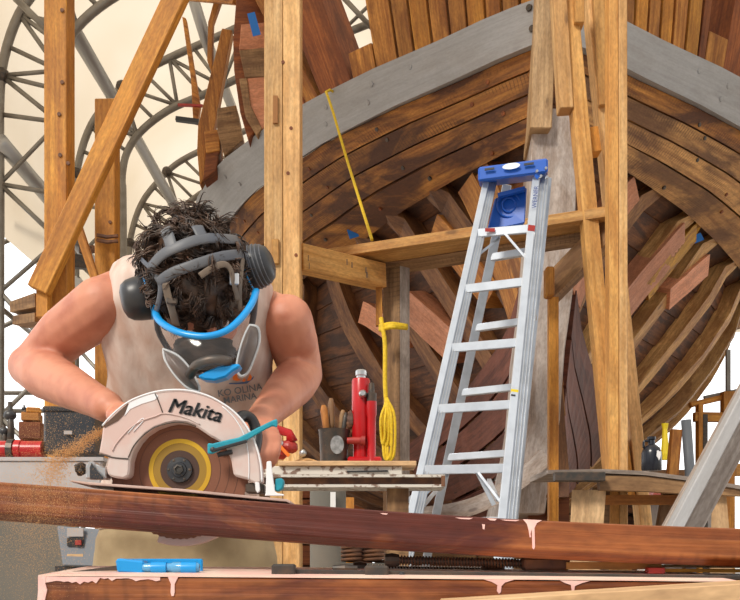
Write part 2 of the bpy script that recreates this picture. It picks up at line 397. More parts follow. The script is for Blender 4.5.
# primed pink planks deeper inside near the stem, short chocks between frames
for side, yt, Ht, Hb, mt, w in ((1,7.1,2.9,1.9,'pinkwood',.2),(1,7.9,2.8,2.1,'pinkwood',.26),(1,8.1,2.95,2.25,'yellow_wood',.17),(1,8.5,2.75,2.3,'pinkwood',.2),
                                (-1,7.9,2.2,1.7,'pinkwood',.26),(-1,7.4,2.7,2.0,'topwood',.22),(-1,7.0,2.9,1.2,'topwood',.2),(-1,6.85,2.95,1.0,'rib',.16),(-1,8.5,2.3,1.95,'pinkwood',.2)):
    frame(side, yt, .45, w, M[mt], Ht, Hb, proud=.03, depth=.2, name='frame_chock')
for side in (-1, 1):      # lower bow planks, maroon, sweeping down to the stem foot
    for k in range(4):
        mb = MB(); R = []
        for j in range(12):
            t = j/11; y = 6.62+t*1.9; H0 = lerp(1.95-.36*k, 1.0-.16*k, t**.6); H1 = lerp(1.6-.36*k, .85-.16*k, t**.6)
            n = hn(side, y, H0); R.append([hs(side, y, H0)+n*.04, hs(side, y, H1+.012)+n*.04, hs(side, y, H1+.012)-n*.02, hs(side, y, H0)-n*.02])
        mb.rings(R); mb.build('bow_plank', M['maroon'], hull)
# stem
def ring_at(px0, px1, py, d, dep):
    a = P(px0, py, d); b = P(px1, py, d); m = V((0, dep, 0)); return [a, b, b+m+V((-.04,0,0)), a+m+V((.04,0,0))]
mb = MB(); mb.rings([ring_at(533,577,108,6.12,.5), ring_at(529,576,200,6.14,.6), ring_at(524,573,292,6.2,.7), ring_at(518,565,350,6.28,.8), ring_at(516,560,420,6.36,1.0), ring_at(512,551,470,6.42,1.3), ring_at(508,545,514,6.5,1.6)])
stem = mb.build('stem_post', M['stem'], hull, bev=.008)
mb = MB(); mb.rings([ring_at(530,552,128,6.04,.5), ring_at(531,553,106,6.04,.5), ring_at(534,555,40,6.02,.5), ring_at(537,557,-50,6.0,.5)])
mb.build('stem_head', M['stemhead'], hull, bev=.006)
for (px, py) in ((543,318),(541,368),(536,432),(533,446),(529,492),(557,235),(549,398)):
    p = P(px, py, 6.12+.0011*(py-108)-.01)
    if py > 300:
        q = MB().lathe([(.066,.03),(.07,0),(.066,-.006)], p+V((0,.02,0)), Y, 12).build('primer_patch', plain('primer_patch_%d' % px, (.55,.20,.14), .8, var=(.45,.36,.32), scale=14), stem)
        q['label'] = 'round brick red primer patch over bolt hole'
        MB().lathe([(.026,.03),(.026,-.012),(.0,-.014)], p+V((0,.01,0)), Y, 10).build('bolt_hole', M['black'], stem)
# curved foot of the stem sweeping aft-left low down
pts = smooth_path([P(547,455,6.3), P(520,480,6.32), P(488,500,6.36), P(455,511,6.42), P(415,516,6.5)], 5)
MB().sweep(pts, V((0,-1,0)), .12, .3).build('forefoot_timber', M['stem'], hull)
# keel
mb = MB(); mb.beam((axis_x(6.7), 6.7, EYE+.32), (axis_x(13), 13, EYE+.32), .3, .35); mb.build('keel', M['topred'], hull)
# timbers above the rail
def top_timber(side, ya, yb, mat, top=5.35, dep=.12, lean=0, base=3.80, inset=.03, name='top_timber', bow=0):
    R = []
    for k in range(7):
        t = k/6; H = lerp(base, top, t); sh = lean*t+bow*math.sin(math.pi*t)
        a = hs(side, ya+sh, H, inset); b = hs(side, yb+sh, H, inset); n = hn(side, (ya+yb)/2, 3.9)
        R.append([a, b, b-n*dep, a-n*dep])
    return MB().rings(R).build(name, mat, hull, bev=.004)
cols = [532,515,497,481,463,446,428,410,394,372]
for i in range(len(cols)-1):
    ya, yb = wale_y(cols[i], -1), wale_y(cols[i+1], -1)
    top_timber(-1, ya+.005, yb-.008, M['topwood'] if i % 3 else M['topred'] if i == 1 else M['pine_orange'], lean=.0)
# short piece tying the gap, then heavier frames further aft with openings between
top_timber(-1, wale_y(372,-1), wale_y(350,-1), M['topwood'], top=4.05)
top_timber(-1, wale_y(348,-1), wale_y(318,-1), M['topred'], dep=.3, lean=.18)
top_timber(-1, wale_y(318,-1)+.02, wale_y(303,-1), M['topwood'], dep=.25, top=5.5, lean=.35)
top_timber(-1, wale_y(300,-1), wale_y(283,-1), M['pinkwood'], dep=.2, top=4.15)
def rough(pts, d, dep, mat, name='top_timber'):
    return MB().prism([P(x, y, d) for x, y in pts], V((0,dep,0))).build(name, M[mat], hull, bev=.006)
rough([(237,-12),(272,-12),(270,60),(262,122),(248,140),(240,112),(234,70),(233,40)], 8.0, .22, 'topred')
rough([(241,24),(266,22),(266,52),(239,49)], 7.95, .05, 'pinkwood', 'primed_patch')
rough([(239,50),(268,47),(269,76),(245,78)], 7.93, .25, 'timber', 'frame_chock')
rough([(247,77),(270,75),(266,128),(258,131),(250,105)], 7.94, .2, 'pinkwood', 'primed_patch')
rough([(239,78),(247,78),(251,106),(262,128),(257,135),(245,115)], 7.92, .1, 'timber', 'frame_chock')
rough([(217,108),(236,105),(243,140),(224,156),(217,130)], 8.5, .22, 'timber')
rough([(204,131),(219,129),(220,150),(206,153)], 8.6, .2, 'topwood', 'frame_chock')
rough([(206,152),(220,149),(216,170),(203,180)], 8.62, .2, 'topred', 'frame_chock')
rough([(200,186),(197,150),(198,125),(214,60),(222,28),(232,30),(226,62),(214,128),(206,150),(204,178)], 8.75, .12, 'topwood')
rough([(212,74),(213,22),(220,2),(226,-12),(219,-12),(214,0),(208,22),(207,60)], 8.8, .08, 'topwood', 'thin_batten')
rough([(182,16),(186,18),(200,105),(197,122),(193,121),(191,80)], 8.9, .08, 'topwood', 'thin_batten')
MB().beam(P(176,119,8.85), P(199,122,8.85), .05, .04).build('clamp_bar', M['black'], hull); MB().beam(P(178,105,8.85), P(203,106,8.85), .03, .02).build('clamp_bar', M['redbrick'], hull)
MB().beam(P(186,-3,9.4), P(236,1,8.2), .06, .06).build('cross_batten', M['topwood'], hull)
cols = [624,639,652,664,676,689,702]
for i in range(len(cols)-1):
    ya, yb = wale_y(cols[i], 1), wale_y(cols[i+1], 1)
    top_timber(1, ya+.005, yb-.008, M['pine_orange'] if i % 2 else M['topwood'], lean=-.05)
top_timber(1, wale_y(702,1), wale_y(708,1), M['topred'], dep=.3, lean=-.03)
top_timber(1, wale_y(708,1), wale_y(726,1), M['topwood'], top=4.1, dep=.1)
top_timber(1, wale_y(726,1), wale_y(748,1), M['topred'], dep=.3, lean=0)
top_timber(1, wale_y(600,1) if wale_y(600,1) > 6.3 else 6.3, wale_y(622,1), M['topwood'], lean=-.05)
# blue tape scraps stuck on the timbers
def tape(px, py, d, w, h, rot):
    c = P(px, py, d); a = V((math.cos(rot), 0, math.sin(rot))); b = V((-math.sin(rot), 0, math.cos(rot)))
    o = MB().prism([c-a*w/2-b*h/2, c+a*w/2-b*h/2, c+a*w/2*.9+b*h/2, c-a*w/2+b*h/2], V((0,.004,0))).build('tape_strip', M['blue_tape'], hull); o['label'] = 'blue masking tape'
tape(254, 24, 7.7, .07, .2, .25)
tape(353, 233, 8.3, .09, .09, .3)
tape(698, 238, 8.1, .09, .07, .4)
tape(693, 234, 8.1, .04, .08, .4)

# yellow rope over the rail
p = [P(326,92,7.15), P(328,97,7.1), P(333,112,7.05), P(347,160,6.9), P(361,205,6.3), P(372,240,5.9)]
mb = MB().tube([P(334,92,7.3), P(330,90,7.2)]+p, .011, 6)
tag(mb.build('hanging_rope', M['yrope']), 'yellow rope hung over the grey ship rail down to the scaffold plank', 'rope')
# ================================================================ GROUND, TENT
mb = MB(); mb.add([(-60,-8,0),(60,-8,0),(60,90,0),(-60,90,0)], [(0,1,2,3)])
tag(mb.build('floor', M['concrete']), kind='structure')
# fabric: cream membrane letting daylight through
m, nt, b = new_mat('tent_fabric'); nt.nodes.remove(b)
out = nt.nodes['Material Output']
tr = N(nt, 'ShaderNodeBsdfTranslucent'); di = N(nt, 'ShaderNodeBsdfDiffuse'); mx = N(nt, 'ShaderNodeMixShader'); mx.inputs[0].default_value = .25
n = N(nt, 'ShaderNodeTexNoise', Scale=.5, Detail=3.0); nt.links.new(N(nt, 'ShaderNodeTexCoord').outputs['Object'], n.inputs['Vector'])
col = mixc(nt, ramp(nt, n.outputs[0], .35, .65), (.66,.58,.47), (.60,.50,.37))
for s in (tr, di): nt.links.new(col, s.inputs['Color'])
nt.links.new(tr.outputs[0], mx.inputs[1]); nt.links.new(di.outputs[0], mx.inputs[2]); nt.links.new(mx.outputs[0], out.inputs[0])
M['fabric'] = m
XC = 2.4
outer = [(-3.99,-.9),(-3.99,1.5),(-3.99,4.01),(-3.99,4.92),(-3.94,5.38),(-3.78,5.84),(-3.51,6.2),(-3.19,6.5),(-2.72,6.75),(-2.22,6.97),(-1,7.5),(.6,8.05),(XC,8.4)]
innr = [(-3.35,-.9),(-3.35,1.5),(-3.35,3.9),(-3.35,4.83),(-3.36,5.15),(-3.29,5.48),(-3.09,5.77),(-2.72,6.05),(-2.26,6.25),(-1.86,6.44),(-.8,6.9),(.7,7.45),(XC,7.8)]
def mir(l): return l+[(2*XC-x, h) for x, h in l[-2::-1]]
O2 = mir(outer); I2 = mir(innr)
fab = [(-4.3,3.75),(-4.12,4.2)]+[(x-.12 if x < 0 else x, h+.1) for x, h in outer[3:]]
fab = mir(fab)
mb = MB(); R = []
for y in (2.2, 4.2, 7.2, 9.7, 12.2, 14.9, 17.6, 20.5):
    R.append([V((x, y, EYE+h)) for x, h in fab])
mb.rings(R, closed=False, caps=False)
# end gable of the same cloth
g = [V((x, 20.5, EYE+h)) for x, h in fab]; o = len(mb.v)
mb.add(g+[V((p.x, 20.5, EYE+5.1)) for p in g], [(i, i+1, i+1+len(g), i+len(g)) for i in range(len(g)-1)])
tag(mb.build('ceiling', M['fabric'], smooth='auto'), kind='structure')
# trusses
def arch(y, label):
    t = thing('tent_truss', label, 'truss', (-3.6, y, 0), 'curved steel tent trusses')
    op = smooth_path([V((x, y, EYE+h)) for x, h in O2], 4); ip = smooth_path([V((x, y, EYE+h)) for x, h in I2], 4)
    MB().tube(op, .052, 8).build('outer_chord', M['pipe'], t, smooth=True)
    MB().tube(ip, .052, 8).build('inner_chord', M['pipe'], t, smooth=True)
    # web by arc length; only the bays on the left haunch and roof that can be seen are separate parts
    n = 0; s = 0; last = None
    k = 0; up = True
    while k < len(op)-5 and n < 36:
        st = 3 if op[k].z > EYE+3.9 else 1
        a = op[k] if up else ip[k]; c = ip[min(k+st, len(ip)-1)] if up else op[min(k+st, len(op)-1)]
        MB().tube([a, c], .026, 6).build('web_strut', M['pipe'], t, smooth=True); n += 1
        if st == 3: MB().tube([op[k], ip[k]], .026, 6).build('web_strut', M['pipe'], t, smooth=True); n += 1
        up = not up; k += st
    for j in (14, 26): 
        MB().ell(op[j], (.09,.09,.09), None, 8, 6).build('pipe_coupler', M['dark'], t)
    return t
arch(9.7, 'nearest curved pipe truss, its leg behind the left timber post')
arch(12.2, 'curved pipe truss arching up from behind the diagonal timber brace')
arch(14.9, 'curved pipe truss seen just left of the grey ship rail')
arch(17.6, 'farthest curved pipe truss at the back of the tent')
def pipe(name, pts, r, label, mat='pipe_light', group=None):
    o = MB().tube(pts, r, 10).build(name, M[mat], smooth=True); return tag(o, label, 'pipe', group)
pipe('tent_purlin', [P(71,26,9.7), P(115,101,12.2), P(174,205,14.9), P(200,262,17.6)], .085, 'thick grey pipe running diagonally from the left post down past the curved trusses')
pipe('tent_purlin', [P(0,141,9.6), P(50,200,10.6), P(76,240,11.0), P(100,275,12.0)], .085, 'thick grey pipe sloping down across the left edge behind the timber post')
pipe('tent_purlin', [P(190,-12,10.8), P(206,40,11.0), P(232,108,13)], .07, 'grey pipe behind the rough upright timbers at the ship side')
for (a, b_, lab) in (((15,-2,9.2),(50,32,9.2),'short brown brace pipe at the top left corner'),
                     ((338,-8,12),(372,28,12),'thin brace pipe in the gap left of the upright boards'),
                     ((-2,305,10.4),(-2,305,10.4),None)):
    if lab: pipe('brace_pipe', [P(*a), P(*b_)], .035, lab, 'pipe')
# lattice outside the left edge, below the fabric
for i, (a, b_) in enumerate([((-5,200,10.5),(52,216,12.5)), ((-5,303,10.2),(45,345,12.5)), ((-5,393,12),(120,393,14)), ((-5,411,12),(110,411,14)), ((-5,246,11),(52,222,12)),((-5,330,11),(60,300,12))]):
    pipe('side_rail_pipe', [P(*a), P(*b_)], .03, ['thin pipe under the fabric edge at far left', 'thin pipe slanting down behind the raised elbow', 'upper horizontal rail pipe behind the black toolbox', 'lower horizontal rail pipe behind the black toolbox', 'thin pipe rising to the left post below the fabric edge','thin pipe rising behind the grey block ends'][i], 'pipe')
pipe('upright_pipe', [P(123,185,13.0), P(124,270,13.0), P(124,420,13.0), V((P(124,420,13).x,13.0,0))], .05, 'upright pipe just right of the second timber post', 'pipe')
# dark bracket and chain hanging where the purlin meets the post
t = thing('rigging_clamp', 'dark clamp and pulley hung beside the left timber post', 'clamp', P(80,262,11))
MB().box(P(80,262,11), .16, .1, .16, .3).build('clamp_body', M['dark'], t, bev=.01)
MB().box(P(88,250,11), .22, .08, .08, -.4).build('clamp_arm', M['rust'], t, bev=.01)
MB().lathe([(.07,-.03),(.09,0),(.07,.03)], P(76,283,11), Y, 12).build('pulley', M['steel'], t)

# ================================================================ LEFT TIMBER FRAME
t = thing('braced_posts', 'orange timber posts with a long diagonal brace behind the left shoulder', 'frame', (P(60,300,5).x, 5, 0))
MB().beam((P(60,0,5).x,5,0), (P(59.5,0,5).x,5,4.6), .125, .14, Y).build('post', M['pine_orange'], t, bev=.005)
MB().beam((P(107.5,0,5.6).x,5.6,0), P(107.5,103,5.6), .125, .12, Y).build('post', M['pine_orange'], t, bev=.005)
MB().beam(P(39,291,4.85), P(206,-66,4.85), .115, .07, Y).build('diagonal_brace', M['pine_orange'], t, bev=.005)
MB().beam(P(104,150,5.3)+V((-.3,0,0)), P(112,330,5.4), .045, .05, Y).build('strut', M['topwood'], t)
MB().box(P(45,306,4.9), .06, .1, .14).build('block', M['pine_orange'], t)
for py in (235, 240): MB().tube([P(97,py,5.5), P(107,py+2,5.5), P(118,py+1,5.5)], .012, 6).build('wire_wrap', M['rust'], t)
for (px, py) in ((62,82),(59,114),(68,163),(60,155),(62,10),(104,130),(110,222)):
    MB().lathe([(.0,-.002),(.011,-.002),(.011,.01)], P(px, py, 4.925 if px < 90 else 5.535), Y, 8).build('knot', M['rust'], t)
t = thing('stacked_blocks', 'grey brown block ends sticking out left of the timber post', 'wood block', P(32,320,5.2))
MB().beam(P(17,309,5.2), P(42,302,5.1), .1, .06, Z, h1=.08).build('upper_block', M['timber'], t)
MB().beam(P(20,322,5.2), P(42,319,5.1), .1, .05, Z).build('lower_block', M['timber'], t)

# ================================================================ CENTRE SCAFFOLD
t = thing('timber_scaffold', 'pale scaffold post with cross beam and plank reaching behind the ladder', 'scaffold', (P(283,0,5.2).x, 5.2, 0))
xp = P(283,0,5.2).x
MB().box((xp-.045,5.2,2.3), .105, .2, 4.6).build('main_post', M['pine_pale'], t, bev=.004)['label'] = 'left half of the laminated post'
MB().box((xp+.058,5.2,2.3), .095, .2, 4.6).build('main_post', M['pine_pale'], t, bev=.004)['label'] = 'right half of the laminated post'
MB().box(P(275.5,110,5.095), .026, .02, .155).build('mortise', plain('mortise_wood', (.30,.13,.04), .8), t)
MB().box(P(275.5,252,5.095), .04, .03, .14).build('inset_block', M['pine'], t, bev=.003)
for (px, py) in ((283,62),(291,128),(288,173),(296,255)): MB().lathe([(.0,-.001),(.010,-.001),(.010,.01)], P(px, py, 5.098), Y, 9).build('knot', M['topred'], t)
MB().beam(P(298,258,5.25)+V((0,0,0)), P(381,277,5.72), .10, .15).build('cross_beam', M['pine'], t, bev=.004)
xg = P(396,0,5.85).x
MB().rings([[V((xg-.085,5.8,z)), V((xg+.02,5.74,z)), V((xg+.075,5.82,z)), V((xg-.03,5.95,z))] for z in (0, 2.76)]).build('support_post', M['timber'], t)
MB().rings([[V((xg+.022,5.735,z)), V((xg+.085,5.78,z)), V((xg+.085,5.9,z)), V((xg+.022,5.84,z))] for z in (0, 2.76)]).build('support_post', M['grey_wood'], t)['label'] = 'weathered grey support post'
MB().box(P(379,307,5.7), .04, .04, .24).build('hanging_block', M['pine_orange'], t)
def slab(a, b_, back, th, mat, name):
    a = V(a); b_ = V(b_); back = V(back); z = V((0,0,th))
    return MB().rings([[a, a+back, a+back+z, a+z], [b_, b_+back, b_+back+z, b_+z]]).build(name, mat, t, bev=.003)
for (px, py, w_) in ((308,258,.006),(309,266,.006),(347,262,.005),(352,265,.005),(366,270,.005),(367,275,.006)): MB().box(P(px,py,5.185+.006*(px-298)*.9), w_, .004, .035).build('pencil_mark', M['dark'], t)
H1 = EYE+1.86
a = V((P(328,0,5.62).x, 5.62, H1)); b_ = V((P(609,0,4.93).x, 4.93, H1))
slab(a, b_, V((.05,.22,0)), .06, M['pine'], 'scaffold_plank')
slab(a+V((.055,.235,-.01)), b_+V((-.1,.235,-.01)), V((.05,.22,0)), .06, M['timber'], 'scaffold_plank')
# gusset lumber under the right end
slab(P(607,243,5.0), P(551,300,5.25), V((.05,.12,0)), .18, M['timber'], 'gusset_board')
MB().box(P(549,283,5.15), .05, .08, .17).build('end_block', M['pine_orange'], t, bev=.01)
MB().beam((P(553,0,5.2).x,5.2,0), P(553,298,5.2), .055, .06, Y).build('thin_post', M['pine_orange'], t, bev=.003)

# ================================================================ SHORES RIGHT OF THE STEM
def shore(label, parts):
    base = parts[0]; t = thing('timber_shore', label, 'timber prop', (V(base[1]).x, V(base[1]).y, 0), 'props under the ship bow')
    for (nm, p0, p1, w, h, mt) in parts: MB().beam(p0, p1, w, h, Y).build(nm, M[mt], t, bev=.004)
def ext(a, b_, z=0):   # run a line on down to the ground
    a = V(a); b_ = V(b_); k = (z-a.z)/(b_.z-a.z); return a+(b_-a)*k
x = P(616.5,0,4.8).x
shore('upright pale timber prop standing full height right of the ladder', [('board', (x-.022,4.8,0), (x-.027,4.8,4.3), .05, .09, 'pine'), ('board', (x+.028,4.8,0), (x+.022,4.8,4.3), .045, .09, 'pine_pale')])
a, b_ = P(566,-20,5.1), P(617,522,4.95)
a2, b2 = P(557,-20,5.05), P(565,112,5.05)
shore('leaning timber prop of doubled boards with a short end cut beside the stem', [('board', ext(a,b_), a, .085, .1, 'pine'), ('short_board', b2, a2, .075, .1, 'pine_pale'), ('short_board', P(578,27,5.05), P(578,-20,5.05), .055, .09, 'pine'),
      ('spacer_block', P(595,155,5.12), P(591,130,5.12), .06, .09, 'pine_orange'), ('spacer_block', P(604,335,5.1), P(601,300,5.1), .07, .08, 'topwood')])
a, b_ = P(588,-20,5.3), P(643,522,5.2)
shore('leaning timber prop whose foot stands right of the upright prop', [('board', ext(a,b_), a, .07, .12, 'pine_pale'), ('short_board', P(604,108,5.22), P(597,-20,5.22), .07, .08, 'pine'), ('spacer_block', P(629,500,5.2), P(621,440,5.2), .06, .08, 'pine_orange')])

# ================================================================ STEPLADDER
t = thing('step_ladder', 'tall aluminium stepladder with blue cap leaning its steps toward the viewer', 'ladder', V((P(455,0,4).x, 4.2, 0)))
TL = P(487,178,4.72); BL = P(411,512,4.14); TR = P(536,178,4.64); BR = P(502,518,4.08)
def ext0(a, b_): return ext(a, b_, 0)
def rail(a, b_, w, name, mat='alu_bright', side=1):
    a0 = ext0(a, b_); o = MB().beam(a0, a, w*.32, .02, Y); 
    dx = V((w*.36*side, 0, 0))
    o2 = MB().beam(a0, a, w*.32, .02, Y)
    r = o2.build(name, M[mat], t, bev=.003)
    web = MB().beam(a0+dx+V((0,.04,0)), a+dx+V((0,.04,0)), w*.42, .07, Y); web.build('rail_web', M['alu'], r)
    for k in (-.25, .1, .4): MB().beam(a0+dx+V((w*k*.4,.002,0)), a+dx+V((w*k*.4,.002,0)), .004, .006, Y).build('rail_groove', M['steel'], r)
    return r
rl = rail(TL, BL, .10, 'front_rail', side=1); rr = rail(TR, BR, .12, 'front_rail', side=1)
def rail_pt(a, b_, z): k = (z-a.z)/(b_.z-a.z); return a+(b_-a)*k
def at_py(a, b_, py):
    lo, hi = 0., 2.2
    for _ in range(40):
        k = (lo+hi)/2; q = a+(b_-a)*k
        if HZ-(q.z-EYE)*F/q.y < py: lo = k
        else: hi = k
    return q
steps = [(233,228),(289,281),(348,342),(409,404),(470,468),(533,534),(600,602)]
for i in range(9):
    if i < 7: a = at_py(TL, BL, steps[i][0]); b_ = at_py(TR, BR, steps[i][1])
    else: a = rail_pt(TL, BL, .62-.3*(i-7)); b_ = rail_pt(TR, BR, .62-.3*(i-7))
    mb = MB().beam(a+V((0,.01,0)), b_+V((.01,.01,0)), .02, .042); mb.beam(a+V((0,.05,.014)), b_+V((.01,.05,.014)), .085, .012)
    s_ = mb.build('step', M['alu_bright'], t, bev=.002)
    if i in (0, 4):   # little braces under the step
        for e, q, sg in ((a, BL-TL, 1), (b_, BR-TR, -1)):
            MB().beam(e+V((.13*sg,.02,-.02)), e+q.normalized()*.17+V((.01*sg,.02,0)), .012, .006, Y).build('step_brace', M['alu'], s_)
TRL = P(507,185,4.9); BRL = P(441,492,5.25); TRR = P(547,178,4.82); BRR = P(514,515,5.0)
for a, b_ in ((TRL, BRL), (TRR, BRR)):
    MB().beam(ext0(a, b_), a, .05, .03, Y).build('rear_rail', M['alu'], t, bev=.003)
for zz in (2.55, 2.18, 1.83, 1.47, 1.1, .6):
    a = rail_pt(TRL, BRL, zz); b_ = rail_pt(TRR, BRR, zz); MB().beam(a, b_+V((-.02,0,0)), .03, .04).build('rear_bar', M['alu_bright'], t, bev=.003)
# cap
c0 = P(478,174,4.66); c1 = P(548,165,4.58)
mb = MB(); zt = V((0,0,.038)); bk = V((.03,.17,.02))
mb.rings([[c0-zt, c0+zt, c0+zt*.9+bk, c0-zt*.6+bk], [c1-zt, c1+zt, c1+zt*.9+bk, c1-zt*.6+bk]])
cap = mb.build('top_cap', M['blue'], t, bev=.01)
cc = (c0+c1)/2+V((-.01,-.012,.012)); dx_ = (c1-c0).normalized()

mb = MB(); mb.add([cc+dx_*.045*math.cos(q*.3142)+V((0,-.002,.016*math.sin(q*.3142))) for q in range(20)], [tuple(range(20))]); mb.build('cap_badge', M['alu_bright'], cap)
for k in (-.11, .09): MB().beam(cc+dx_*(k-.025), cc+dx_*(k+.025), .006, .010).build('cap_slot', M['black'], cap)
for (px, py) in ((537,171),(541,176),(546,168),(547,177)): MB().lathe([(.0,-.003),(.007,-.003),(.007,.01)], P(px,py,4.565), Y, 8).build('rivet', M['steel'], cap)
# blue pail shelf
sh = [P(495,198,4.8), P(527,187,4.76), P(525,223,4.74), P(487,231,4.78)]
mb = MB(); mb.prism(sh, V((.0,.03,.0))); tray = mb.build('pail_shelf', M['blue'], t, bev=.006)
cr = P(509,205,4.765)
for r in (.062, .036): MB().tube([cr+V((r*math.cos(q*.35),0,r*1.05*math.sin(q*.35))) for q in range(18)], .005, 6, closed=True).build('tray_ring', M['blue'], tray, smooth=True)
MB().beam(P(498,196,4.74), P(525,189,4.72), .03, .02).build('tray_lip', M['blue'], tray)
# markings on the right rail
ax_ = (TR-BR).normalized(); sx = V((1,0,0))
def railmap(cx, cy, d, sc=1):
    c = P(cx, cy, d); return lambda q: c+ax_*q.x+(-sx)*q.y*1.0
text_mb('WERNER', .034, railmap(535.5,197,4.58), spacing=1.0).build('rail_lettering', plain('blue_print', (.03,.06,.25), .5), rr)
for (px, py, w, h, mt) in ((537,176,.03,.035,'blue'),(534,216,.03,.035,'blue')):
    c = P(px, py, 4.575)
    mb = MB(); mb.add([c-sx*w/2, c-V((0,0,h/2)), c+sx*w/2, c+V((0,0,h/2))], [(0,1,2,3)]); mb.build('diamond_mark', M[mt], rr)
def sticker(px, py, d, w, h, mt, tilt=.12):
    c = P(px, py, d); b = V((math.sin(tilt),0,math.cos(tilt))); a = V((math.cos(tilt),0,-math.sin(tilt)))
    mb = MB(); mb.prism([c-a*w/2-b*h/2, c+a*w/2-b*h/2, c+a*w/2+b*h/2, c-a*w/2+b*h/2], V((0,.004,0))); return mb.build('sticker', mt, rr)
sticker(531.5,228,4.53,.035,.03,M['redbrick']); sticker(531,238,4.53,.035,.06,M['white'])
sticker(513,405,4.26,.035,.15,M['yellow'])['label'] = 'yellow warning sticker'
for k in range(5): sticker(513.3-.3*k,395+5*k,4.25,.02,.006,M['black'])
# caution plate on the first step
c = P(491,230,4.58); mb = MB(); mb.prism([c+V((-.03,0,-.008)), c+V((.02,0,-.008)), c+V((.02,0,.01)), c+V((-.03,0,.01))], V((0,.003,0))); mb.build('step_label', M['redbrick'], t)
# spreader
for (p0, p1) in (((527,312,4.5),(519,372,4.45)), ((531,315,4.6),(527,372,4.6))): MB().beam(P(*p0), P(*p1), .012, .02, Y).build('spreader_bar', M['steel'], t)
MB().beam(P(524,315,4.52), P(534,318,4.7), .03, .03).build('spreader_hinge', M['steel'], t)
for (p0, p1) in (((404,505,4.2),(420,489,4.3)),((424,505,4.25),(440,486,4.5)),((478,473,4.2),(494,505,4.2)),((489,480,4.6),(498,500,4.3))): MB().beam(P(*p0), P(*p1), .02, .015, Y).build('lower_brace', M['alu_bright'], t)
# ================================================================ FOREGROUND BEAMS
def front_beam(pts, prof, name, mats, back_rise=0):
    """pts: front-top edge (pixel x, pixel y, d); prof: (depth, drop) section"""
    return MB().rings([[P(x, y, d)+V((0, a, -b)) for a, b in prof] for x, y, d in pts]).build(name, mats, bev=.002)
xs = [(-150,471,1.46),(0,482,1.46),(100,489.5,1.46),(200,497,1.46),(300,504.5,1.46),(400,512,1.46),(470,516.5,1.46),(540,520.5,1.46),(640,525,1.46),(740,528.5,1.46),(960,536,1.46)]
b1 = front_beam(xs, [(0,0),(.14,0),(.14,.062),(.022,.062),(0,.050)], 'hardwood_beam', M['mahog'])
tag(b1, 'long reddish hardwood beam being sawn, running the full width of the view', 'beam')
prof = [(0,0),(.24,-.011),(.24,.09),(0,.09)]
b2 = MB().rings([[P(x, y, 1.35)+V((0, a, -b)) for a, b in prof] for x, y in ((39,577),(200,578),(400,579.5),(560,581),(740,583),(900,585))]).build('hardwood_beam', M['mahog'], bev=.002)
tag(b2, 'lower reddish hardwood beam with pink primed top and a sawn left end', 'beam')
# primed top is a coat of paint on the beam: a thin child sheet with its own thickness
mb = MB().rings([[P(x, y, 1.35)+V((0, a, -b+.0015)) for a, b in ((-.001,0),(.239,-.011),(.239,-.0125),(-.001,-.0015))] for x, y in ((38.5,577),(200,578),(400,579.5),(560,581),(740,583))])
mb.build('primer_coat', M['pinktop'], b2)
def drip(outl, d, parent, name='paint_drip'):
    MB().prism([P(x, y, d) for x, y in outl], V((0,.004,0))).build(name, M['pinkpaint'], parent)
random.seed(11)
ed = [(38,576)]+[(x, 576.6+(x-38)*.006) for x in range(60, 161, 20)]
lo = [(x, 577.5+(x-38)*.006+abs(noise.noise(V((x*.13,3,1))))*7+(3 if x < 100 else 0)) for x in range(160, 37, -4)]
drip(ed+lo, 1.348, b2)
drip([(38,577),(46,577),(45,583),(47,590),(44,603),(37,603),(38,590)], 1.3475, b2)
drip([(168,577),(178,577),(176,581),(174.5,584),(174.5,592),(173.6,596),(171.4,596),(170.5,592),(171,584),(169.5,581)], 1.348, b2)
drip([(484,579.5),(514,579.8),(505,582.5),(501.5,586),(501,592),(499,594),(497,591),(497.5,585),(492,582)], 1.348, b2)
drip([(560,580.5),(590,581),(582,583),(575,586),(574,592),(572,592),(571,585),(565,583)], 1.348, b2)
drip([(523,519.2),(542,520.2),(537,523),(534.5,528),(535,547),(534,549.5),(532.4,548),(531.8,529),(530.5,534),(531.2,537),(529.8,537.5),(528.6,530),(527,524)], 1.459, b1)
for (x, y, w, h) in ((455,517.5,18,1.4),(487,518.2,10,2),(482,524,3,5),(380,513,8,1.2),(500,519.5,20,1.2)): drip([(x,y),(x+w,y+.5),(x+w*.8,y+h+.5),(x+w*.3,y+h)], 1.459, b1)
mb = MB(); mb.rings([[P(x, y, 1.22)+V((0, a, -b)) for a, b in ((0,0),(.10,0),(.10,.075),(0,.075))] for x, y in ((446,602),(600,592.5),(740,584),(860,577))])
tag(mb.build('pine_board', M['ply'], bev=.001), 'pale board crossing the bottom right corner nearest the viewer', 'board')
# trestles carrying the beams
for (x, zt, lab) in ((-.36, .772, 'left trestle under the lower beam'), (.70, .755, 'right trestle under the lower beam')):
    t = thing('trestle', lab, 'trestle', (x, 1.47, 0), 'trestles under the front beams')
    MB().box((x,1.46,zt-.045), .09, .5, .08).build('top_rail', M['timber'], t, bev=.004)
    for sx in (-1, 1):
        for y in (1.27, 1.66): MB().beam((x+sx*.17, y, 0), (x+sx*.03, y, zt-.05), .04, .08, Y).build('leg', M['timber'], t)
MB_ = MB().box((-.86,1.53,.485), .12, .2, .97); tag(MB_.build('support_post', M['timber']), 'post carrying the left end of the sawn beam', 'post')
MB_ = MB().box((.75,1.53,.897), .09, .14, .066); tag(MB_.build('support_block', M['timber']), 'block between the two reddish beams at far right', 'block')

